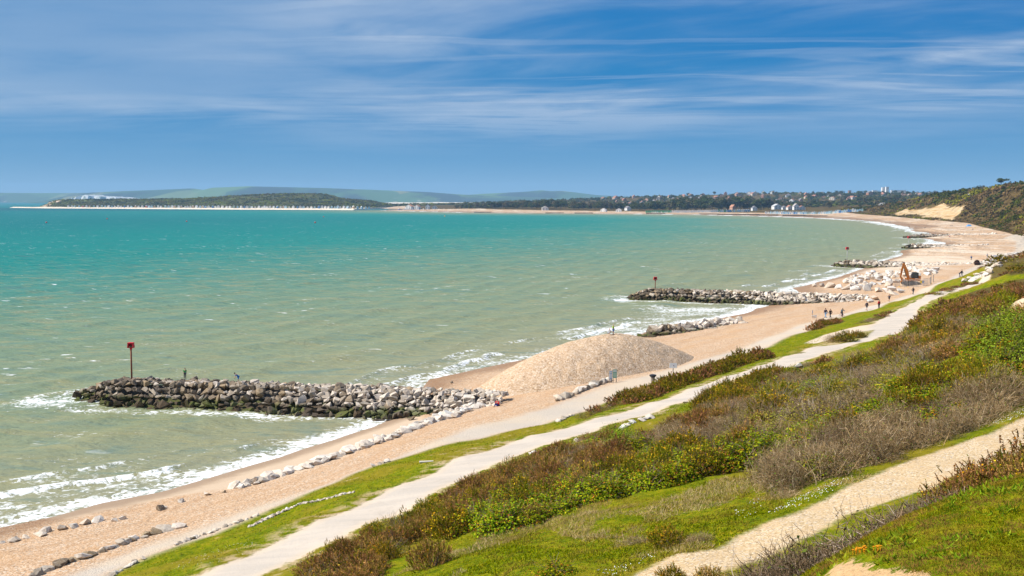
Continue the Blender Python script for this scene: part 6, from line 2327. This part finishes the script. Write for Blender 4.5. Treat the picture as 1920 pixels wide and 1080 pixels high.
def build_people():
    def heap_at(px, py):
        d = ray(px, py)
        best, bt = None, None
        for t in np.linspace(120, 190, 700):
            p = d * t / d[1]
            gap = EYE + p[2] - (drop(p[0], p[1]) + float(heap_h(p[:1], p[1:2])[0]))
            if best is None or gap < best:
                best, bt = gap, t
            if gap < 0:
                break
        p = d * bt / d[1]
        return p[0], p[1], drop(p[0], p[1]) + float(heap_h(p[:1], p[1:2])[0]) - .16
    x, y, z = heap_at(1150, 625)
    person('stand', x, y, z, 1.38, 60, LIME, SKYB, FAIR_H, 'child in a lime green top and blue shorts standing on the shingle heap', True, False, (.5, .3, .2), None, 't_shirt')
    x, y, z = heap_at(1142, 625)
    person('crouch', x, y, z, 1.40, 70, (.70, .68, .66), PALEB, FAIR_H, 'child in pale clothes crouching on top of the shingle heap', True, False, (.5, .3, .2), None, 't_shirt')

    def on_groyne(px, py, dist):
        return at_d(px, py, dist)
    x, y, z = on_groyne(347, 710, 136.4)
    person('stand', x, y, z, 1.35, 20, GREEN_, NAVY, BROWN_H, 'child in a bright green shirt standing on the nearest groyne', False, False, top_name='t_shirt')
    x, y, z = on_groyne(447, 717, 134.8)
    person('bend', x, y, z, 1.45, -70, SKYB, SKYB, DARK_H, 'child in blue bending over on the nearest groyne', True, False, (.5, .3, .2), None, 't_shirt')
    p = hit(934, 762)
    person('sit', p[0], p[1], p[2], 1.7, -30, CRIM, (.03, .05, .25), DARK_H, 'person in a red top sitting at the landward end of the nearest groyne')

    def walker(px, py, pose, h, face, top, legs, hair, lab, **k):
        q = hit(px, py)
        return person(pose, q[0], q[1], q[2] - .02, h, face, top, legs, hair, lab, **k)
    walker(1548, 596, 'walk', 1.85, 205, NAVY, JEAN, DARK_H, 'walker in a dark jacket and pale blue jeans on the promenade')
    walker(1557, 596, 'walk', 1.72, 205, BLACK, BLACK, BROWN_H, 'walker all in black beside the one in pale jeans')
    walker(1625, 582, 'walk', 1.82, 20, NAVY, (.05, .05, .06), DARK_H, 'walker in a navy top and dark shorts on the promenade', shorts=True)
    walker(1648, 578, 'stand', 1.72, 200, CRIM, BLACK, BROWN_H, 'person in a bright red coat by the grass bank')
    walker(1667, 566, 'run', 1.72, 20, (.08, .09, .14), BLACK, BROWN_H, 'runner in dark clothes coming along the promenade', shorts=True)
    walker(1712, 552, 'walk', 1.78, 15, (.03, .03, .04), (.06, .07, .10), BROWN_H, 'walker in black seen above the grass bank below the excavator')
    walker(1799, 519, 'bend', 1.75, 60, NAVY, (.10, .12, .18), DARK_H, 'stooping person in navy on the promenade, left of two')
    walker(1803, 519, 'walk', 1.78, 40, (.03, .03, .05), (.16, .18, .22), DARK_H, 'person in dark clothes on the promenade, right of two')
    walker(1821, 488, 'walk', 1.8, 20, (.06, .22, .52), (.05, .05, .08), BROWN_H, 'walker in a blue jacket on the sand near the furthest bank')
    walker(1851, 484, 'walk', 1.85, 30, (.56, .60, .66), (.30, .33, .40), BROWN_H, 'walker in pale grey on the sand near the furthest bank')
    walker(1858, 485, 'walk', 1.55, 30, (.45, .30, .25), (.30, .28, .30), BROWN_H, 'shorter walker beside the one in pale grey')
    walker(1874, 486, 'sit', 1.8, 30, (.05, .06, .09), (.70, .72, .75), BROWN_H, 'person sitting on the white rocks near the furthest bank')
    walker(1783, 425, 'walk', 1.8, 20, (.10, .11, .15), (.10, .10, .12), DARK_H, 'walker on the wide far sands, left of a pair')
    walker(1785.5, 425, 'walk', 1.75, 20, (.16, .15, .20), (.08, .08, .10), DARK_H, 'walker on the wide far sands, right of a pair')
    walker(1824, 432, 'walk', 1.7, 20, (.03, .03, .04), (.03, .03, .04), DARK_H, 'dark figure on the far sands below the cliff')
    walker(1829, 428, 'sit', 1.8, 20, (.75, .62, .03), (.75, .62, .03), DARK_H, 'person in yellow sitting on the far sands')
    walker(1780, 444, 'sit', 1.8, 10, (.75, .02, .25), (.10, .03, .10), DARK_H, 'person in magenta by the furthest groyne')
    walker(1705, 428, 'walk', 1.8, 20, (.16, .03, .05), (.05, .05, .06), DARK_H, 'figure in dark red at the far water edge')
    walker(1734, 428.5, 'bend', 1.8, 90, (.03, .03, .04), (.04, .04, .05), DARK_H, 'stooping dark figure on the far sands')
    walker(1607, 412.5, 'walk', 1.8, 20, (.04, .05, .12), (.03, .03, .04), DARK_H, 'small figure far along the beach near the water, left of two')
    walker(1615, 413, 'walk', 1.8, 20, (.10, .06, .05), (.03, .03, .04), DARK_H, 'small figure far along the beach near the water, right of two')
    walker(1669, 418, 'walk', 1.8, 20, (.08, .14, .36), (.06, .06, .10), DARK_H, 'figure in blue far along the beach at the foam line')
    # a cyclist and the bicycle under him
    q = hit(1578, 597)
    person('cycle', q[0], q[1], q[2] + .22, 1.75, 20, (.02, .10, .16), (.03, .03, .06), BROWN_H, 'cyclist in a dark teal top riding towards the camera on the promenade')
    e = empty('bicycle', (q[0], q[1], q[2]), R(20))
    tag(e, 'bicycle under the cyclist in teal on the promenade', 'bicycle')
    steel = simple_mat('dark_metal', lambda t: t.surf(t.principled((.03, .03, .035), .45, .5)))
    for yy, nm in ((-.58, 'wheel'), (.46, 'wheel')):
        pts = [(0, yy + .34 * math.cos(a), .34 + .34 * math.sin(a)) for a in np.linspace(0, 2 * math.pi, 19)]
        wh = MB().tube(pts, .022, 5).build('wheel', steel, e)
        spk = MB()
        for k in range(8):
            a = k * math.pi / 8
            spk.tube([(0, yy - .33 * math.cos(a), .34 - .33 * math.sin(a)), (0, yy + .33 * math.cos(a), .34 + .33 * math.sin(a))], .003, 4)
        o = spk.build('spokes', steel, wh)
        o['kind'] = 'stuff'
    f = MB()
    f.tube([(0, -.48, .78), (0, .02, .32)], .02).tube([(0, .02, .32), (0, .16, .84)], .018).tube([(0, -.46, .74), (0, .14, .76)], .018).tube([(0, .46, .34), (0, .02, .32)], .012).tube([(0, .46, .34), (0, .15, .76)], .012).tube([(0, -.58, .34), (0, -.47, .90)], .016)
    fr_ = f.build('frame', PAINT, e)
    fr_.color = (.35, .05, .03, 1)
    MB().tube([(-.28, -.56, .98), (0, -.47, .98), (.28, -.56, .98)], .014).build('handlebar', steel, e)
    MB().box((0, .17, .89), (.14, .26, .06)).build('saddle', steel, e)


build_people()


# ------------------------------------------------------------------ beacons, excavator, fences, signs, small things
def build_beacons():
    rust = simple_mat('rusty_pole', lambda t: t.surf(t.principled(t.mix(t.noise(t.pos(), 4.0, 4.0), (.16, .045, .025), (.24, .08, .045)), .8, .2)))
    galv = simple_mat('grey_pole', lambda t: t.surf(t.principled(t.mix(t.noise(t.pos(), 4.0, 3.0), (.30, .30, .32), (.42, .40, .40)), .6, .3)))
    red = simple_mat('signal_red', lambda t: t.surf(t.principled((.58, .012, .022), .55, .3)))
    for px, py, top, dist, mat, lab in [(247, 706, 643, 136.8, rust, 'tall red-topped beacon pole on the tip of the nearest groyne'), (1228.5, 545, 519.5, 279, rust, 'red-topped beacon pole standing on the second groyne'),
                                        (1588, 492, 463.5, 413, galv, 'red-topped grey beacon pole off the groyne beyond the excavator'), (1703.5, 468, 443, 590, galv, 'faint red-topped beacon pole at the fourth groyne')]:
        x, y, z0 = at_d(px, py, dist)
        zt = at_d(px, top, dist)[2]
        z0 -= 1.2
        h = zt - z0
        e = empty('beacon', (x, y, z0))
        tag(e, lab, 'beacon', 'red-topped beacons on the groynes')
        MB().tube([(0, 0, 0), (0, 0, h - .25)], .105, 12).build('pole', mat, e, None, True)
        b = MB()
        k = dist / 137
        k = 1 + (k - 1) * .22
        w1, w2, hh = .34 * k, .26 * k, .58 * k
        # flared open basket: two slabs, two rails and bars
        for s in (-1, 1):
            b.prism([(s * w1 - .06, -.30 * k, h - hh), (s * w1 + .06, -.30 * k, h - hh), (s * w2 + .06, -.30 * k, h), (s * w2 - .06, -.30 * k, h)], (0, .60 * k, 0))
        b.box((0, 0, h), (2 * w2 + .2, .62 * k, .10))
        b.box((0, .24 * k, h - hh * .45), (2 * w2, .08, hh * .8))
        b.box((0, 0, h - hh), (2 * w1 + .1, .5 * k, .06))
        b.build('topmark', red, e)
        c = MB().tube([(0, 0, h - hh - .25), (0, 0, h - hh)], .16, 10)
        c.build('collar', red, e)


build_beacons()


def build_excavator():
    orange = simple_mat('machine_orange', lambda t: t.surf(t.principled(t.mix(t.step(t.noise(t.pos(), 1.6, 4.0), .45, .7), (.40, .135, .015), (.20, .075, .025)), .55, .4)))
    dark = simple_mat('machine_dark', lambda t: t.surf(t.principled(t.mix(t.noise(t.pos(), 2.0, 3.0), (.02, .022, .028), (.06, .055, .05)), .7, .3)))
    p = hit(1708, 535)
    e = empty('excavator', tuple(p), R(-8))
    e.scale = (1.05, 1.05, 1.05)
    tag(e, 'orange tracked excavator with a bent boom parked behind fence panels on the beach', 'excavator')
    for s in (-1, 1):
        t = MB()
        prof = [(-1.9, 0, .12), (1.9, 0, .12), (2.25, 0, .5), (1.9, 0, .88), (-1.9, 0, .88), (-2.25, 0, .5)]
        t.prism([(q[0], s * 1.15 - .3, q[2]) for q in prof], (0, .6, 0))
        tr = t.build('track', dark, e)
        for k in range(5):
            MB().tube([(-1.6 + k * .8, s * 1.15 - .33, .45), (-1.6 + k * .8, s * 1.15 + .33, .45)], .26, 10).build('roller', dark, tr)
    MB().box((0, 0, .75), (2.6, 1.7, .5)).tube([(0, 0, .95), (0, 0, 1.2)], .75, 16).build('undercarriage', dark, e)
    b = MB().box((.35, 0, 1.55), (3.4, 2.5, .7)).box((1.6, 0, 2.05), (1.1, 2.4, .9))
    b.build('body', orange, e)
    cab = MB()
    cab.prism([(-.05, -1.25, 1.9), (1.55, -1.25, 1.9), (1.55, -1.25, 3.35), (.25, -1.25, 3.45), (-.15, -1.25, 2.7)], (0, 1.15, 0))
    c = cab.build('cab', dark, e)
    MB().prism([(.15, -1.28, 2.35), (1.3, -1.28, 2.35), (1.3, -1.28, 3.2), (.35, -1.28, 3.25)], (0, .02, 0)).build('window', WINDOW, c)

    def arm(pts, w, name):
        a = MB()
        for (x1, z1, h1), (x2, z2, h2) in zip(pts[:-1], pts[1:]):
            d = Vector((x2 - x1, 0, z2 - z1)).normalized()
            n_ = Vector((-d.z, 0, d.x))
            a.prism([Vector((x1, -w / 2, z1)) - n_ * h1, Vector((x2, -w / 2, z2)) - n_ * h2, Vector((x2, -w / 2, z2)) + n_ * h2, Vector((x1, -w / 2, z1)) + n_ * h1], (0, w, 0))
        return a.build(name, orange, e)
    arm([(-.7, 1.7, .30), (-1.1, 3.6, .36), (-2.0, 5.6, .26)], .46, 'boom')
    arm([(-1.8, 5.75, .24), (-2.35, 3.9, .24), (-2.6, 2.1, .16)], .36, 'dipper_arm')
    MB().tube([(-1.25, 0, 2.2), (-1.8, 0, 4.4)], .09, 8).tube([(-1.5, 0, 5.1), (-2.35, 0, 4.3)], .08, 8).build('ram', dark, e)
    bk = MB()
    bk.prism([(-2.75, -.55, 2.2), (-2.35, -.55, 2.1), (-1.9, -.55, 1.5), (-2.1, -.55, .9), (-2.7, -.55, .75), (-2.35, -.55, 1.2), (-2.55, -.55, 1.8)], (0, 1.1, 0))
    bk.build('bucket', orange, e)

    steel = simple_mat('galvanised_mesh', lambda t: t.surf(t.principled(t.mix(t.noise(t.pos(), 3.0), (.30, .27, .25), (.40, .37, .35)), .5, .4, None, .3)))
    block = simple_mat('yellow_block', lambda t: t.surf(t.principled((.72, .42, .02), .7, .2)))

    def panel_meshes():
        fr = MB()
        for x in (-1.72, 1.72):
            fr.tube([(x, 0, 0), (x, 0, 2.0)], .035, 6)
        for z in (.12, 1.95):
            fr.tube([(-1.72, 0, z), (1.72, 0, z)], .03, 6)
        ms = MB()
        for k in range(20):
            ms.box((-1.6 + k * .168, 0, 1.03), (.018, .012, 1.8))
        for k in range(7):
            ms.box((0, .012, .3 + k * .26), (3.4, .012, .016))
        return fr.mesh('fence_frame', steel), ms.mesh('fence_mesh', steel), MB().box((1.72, 0, .07), (.7, .24, .15)).mesh('fence_foot', block)
    fm, mm, bmsh = panel_meshes()
    spots = [(1668, 535), (1682, 537), (1697, 538), (1712, 538.5), (1727, 537.5), (1738, 536), (1745, 533), (1750, 529)]
    labs = ['leftmost fence panel before the excavator', 'second fence panel from the left before the excavator', 'fence panel in front of the excavator bucket', 'fence panel in front of the excavator tracks',
            'fence panel at the right end of the excavator', 'fence panel right of the excavator at the yellow feet', 'fence panel turned sideways right of the excavator', 'furthest fence panel right of the excavator']
    W = [hit(*s) for s in spots]
    for i, p in enumerate(W):
        a, b = W[max(i - 1, 0)], W[min(i + 1, len(W) - 1)]
        f = empty('fence_panel', tuple(p), math.atan2(b[1] - a[1], b[0] - a[0]))
        tag(f, 'wire mesh ' + labs[i], 'fence panel', 'wire fence panels round the excavator')
        obj('frame', fm, f)
        m_ = obj('wire_mesh', mm, f)
        m_['kind'] = 'stuff'
        obj('foot', bmsh, f)
    # notice on the fence
    q = W[4]
    s = empty('notice_board', (q[0] + .2, q[1] - .12, q[2] + 1.25))
    tag(s, 'small yellow and blue safety notice on the fence by the excavator', 'notice')
    o = MB().box((-.28, 0, 0), (.52, .03, .7)).build('yellow_panel', PAINT, s); o.color = (.80, .58, .03, 1)
    o = MB().box((.28, .004, 0), (.52, .03, .7)).build('blue_panel', PAINT, s); o.color = (.12, .32, .70, 1)


build_excavator()


def build_small_things():
    post = simple_mat('weathered_post', lambda t: t.surf(t.principled(t.mix(t.noise(t.pos(), 5.0), (.18, .14, .10), (.30, .26, .22)), .9, .1)))

    def sign(px, py, h, w, panel, color, label, face=0.0, second=None):
        p = hit(px, py)
        e = empty('information_sign', tuple(p), R(face))
        tag(e, label, 'sign')
        for s in (-1, 1):
            MB().tube([(s * w * .4, 0, -.1), (s * w * .4, 0, h)], .045, 6).build('post', post, e)
        b = MB().box((0, -.06, h - panel / 2), (w, .04, panel)).build('panel', PAINT, e)
        b.color = (*color, 1)
        # faint print: pale heading block and a picture area
        o = MB().box((0, -.085, h - panel * .18), (w * .84, .008, panel * .16)).build('heading', PAINT, b)
        o.color = (.75, .76, .74, 1)
        o = MB().box((0, -.085, h - panel * .62), (w * .84, .008, panel * .48)).build('picture', PAINT, b)
        o.color = (*(second or (.5, .55, .5)), 1)
        return e
    sign(1145, 718, 1.5, .34, 1.0, (.28, .42, .62), 'narrow blue sign, left one at the end of the rock wall', 10, (.62, .68, .74))
    sign(1152.5, 717, 1.6, .50, 1.05, (.18, .42, .33), 'wider green sign, right one at the end of the rock wall', 10, (.35, .55, .42))
    p = hit(1523, 596)
    e = empty('post', tuple(p))
    tag(e, 'thin grey post on the sand beside the sandwich board', 'post')
    MB().tube([(0, 0, -.1), (0, 0, 1.5)], .05, 6).build('shaft', post, e)
    MB().box((0, -.06, 1.15), (.16, .03, .5)).build('plate', PAINT, e).color = (.40, .46, .58, 1)
    p = hit(1526.5, 597)
    e = empty('sandwich_board', tuple(p), R(-40))
    tag(e, 'low white sandwich board lying on the sand by the promenade', 'board')
    a = MB().box((0, -.22, .30), (.7, .03, .75), Matrix.Rotation(R(35), 3, 'X')).build('front_board', PAINT, e); a.color = (.75, .75, .74, 1)
    a = MB().box((0, .22, .30), (.7, .03, .75), Matrix.Rotation(R(-35), 3, 'X')).build('back_board', PAINT, e); a.color = (.20, .18, .17, 1)
    # litter bin with a dark flared top, half hidden by the gorse strip
    p = hit(1224, 719)
    e = empty('litter_bin', (p[0], p[1], p[2]))
    tag(e, 'dark litter bin showing above the gorse strip', 'bin')
    MB().tube([(0, 0, 0), (0, 0, .8)], [.22, .25], 12).build('drum', post, e).color = (.03, .03, .04, 1)
    dk = simple_mat('bin_lid', lambda t: t.surf(t.principled((.02, .022, .03), .5, .4)))
    MB().tube([(0, 0, .75), (0, 0, .92), (0, 0, 1.05), (0, 0, 1.12)], [.25, .42, .42, .12], 12).build('lid', dk, e)
    p = hit(1262, 703)
    e = empty('white_sign', tuple(p))
    tag(e, 'white board showing above the gorse strip', 'sign')
    MB().tube([(0, 0, 0), (0, 0, 1.1)], .05, 6).build('post', post, e)
    a = MB().box((0, -.05, 1.2), (.95, .05, .62)).build('panel', PAINT, e); a.color = (.80, .80, .80, 1)
    a = MB().box((.05, -.082, 1.2), (.14, .01, .14)).build('mark', PAINT, e); a.color = (.35, .30, .42, 1)
    # plank in the grass
    p = hit(805, 868)
    o = MB().box((0, 0, .09), (1.5, .22, .12)).build('plank', simple_mat('bleached_wood', lambda t: t.surf(t.principled(t.mix(t.noise(t.pos(), 6.0), (.62, .56, .48), (.74, .69, .62)), .9, .1))), None, tuple(p))
    o.rotation_euler = (0, 0, R(8))
    tag(o, 'bleached plank lying in the grass beside the upper track', 'plank')
    # sun tent on the far sands
    p = hit(1817, 424.5)
    t = MB().add([(-2.2, -1.5, 0), (2.2, -1.5, 0), (2.2, 1.5, 0), (-2.2, 1.5, 0), (-1.0, -.5, 1.7), (1.0, -.5, 1.7), (1.0, .6, 1.7), (-1.0, .6, 1.7)], [(0, 1, 5, 4), (1, 2, 6, 5), (2, 3, 7, 6), (3, 0, 4, 7), (4, 5, 6, 7)])
    o = t.build('sun_tent', CLOTH, None, tuple(p))
    o.color = (.14, .34, .62, 1)
    tag(o, 'blue sun tent pitched on the wide far sands', 'tent')
    p = hit(1831.5, 497)
    o = MB().tube([(0, 0, -.2), (.05, 0, .8), (0, 0, 1.5), (0, 0, 1.8)], [.8, 1.05, .85, .35], 11).build('dark_heap', simple_mat('dark_seaweed', lambda t: t.surf(t.principled(t.mix(t.noise(t.pos(), 2.0, 4.0), (.015, .010, .009), (.08, .04, .03)), .9, .2, t.bump(t.noise(t.pos(), 1.5, 4.0), 1.0, .6)))), None, tuple(p))
    tag(o, 'rounded dark brown heap on the sand beside the promenade', 'heap')
    # white table on the sand near the furthest bank
    p = hit(1868, 484)
    e = empty('white_table', tuple(p))
    tag(e, 'white table on the sand near the furthest bank', 'table')
    a = MB().box((0, 0, 1.1), (3.4, 1.4, .12)).build('top', PAINT, e); a.color = (.8, .8, .8, 1)
    a = MB().box((0, -.66, .6), (3.2, .06, .9)).build('front_cloth', PAINT, e); a.color = (.78, .78, .80, 1)
    for sx in (-1.5, 1.5):
        a = MB().box((sx, .5, .5), (.1, .1, 1.0)).build('leg', PAINT, e); a.color = (.6, .6, .6, 1)


build_small_things()
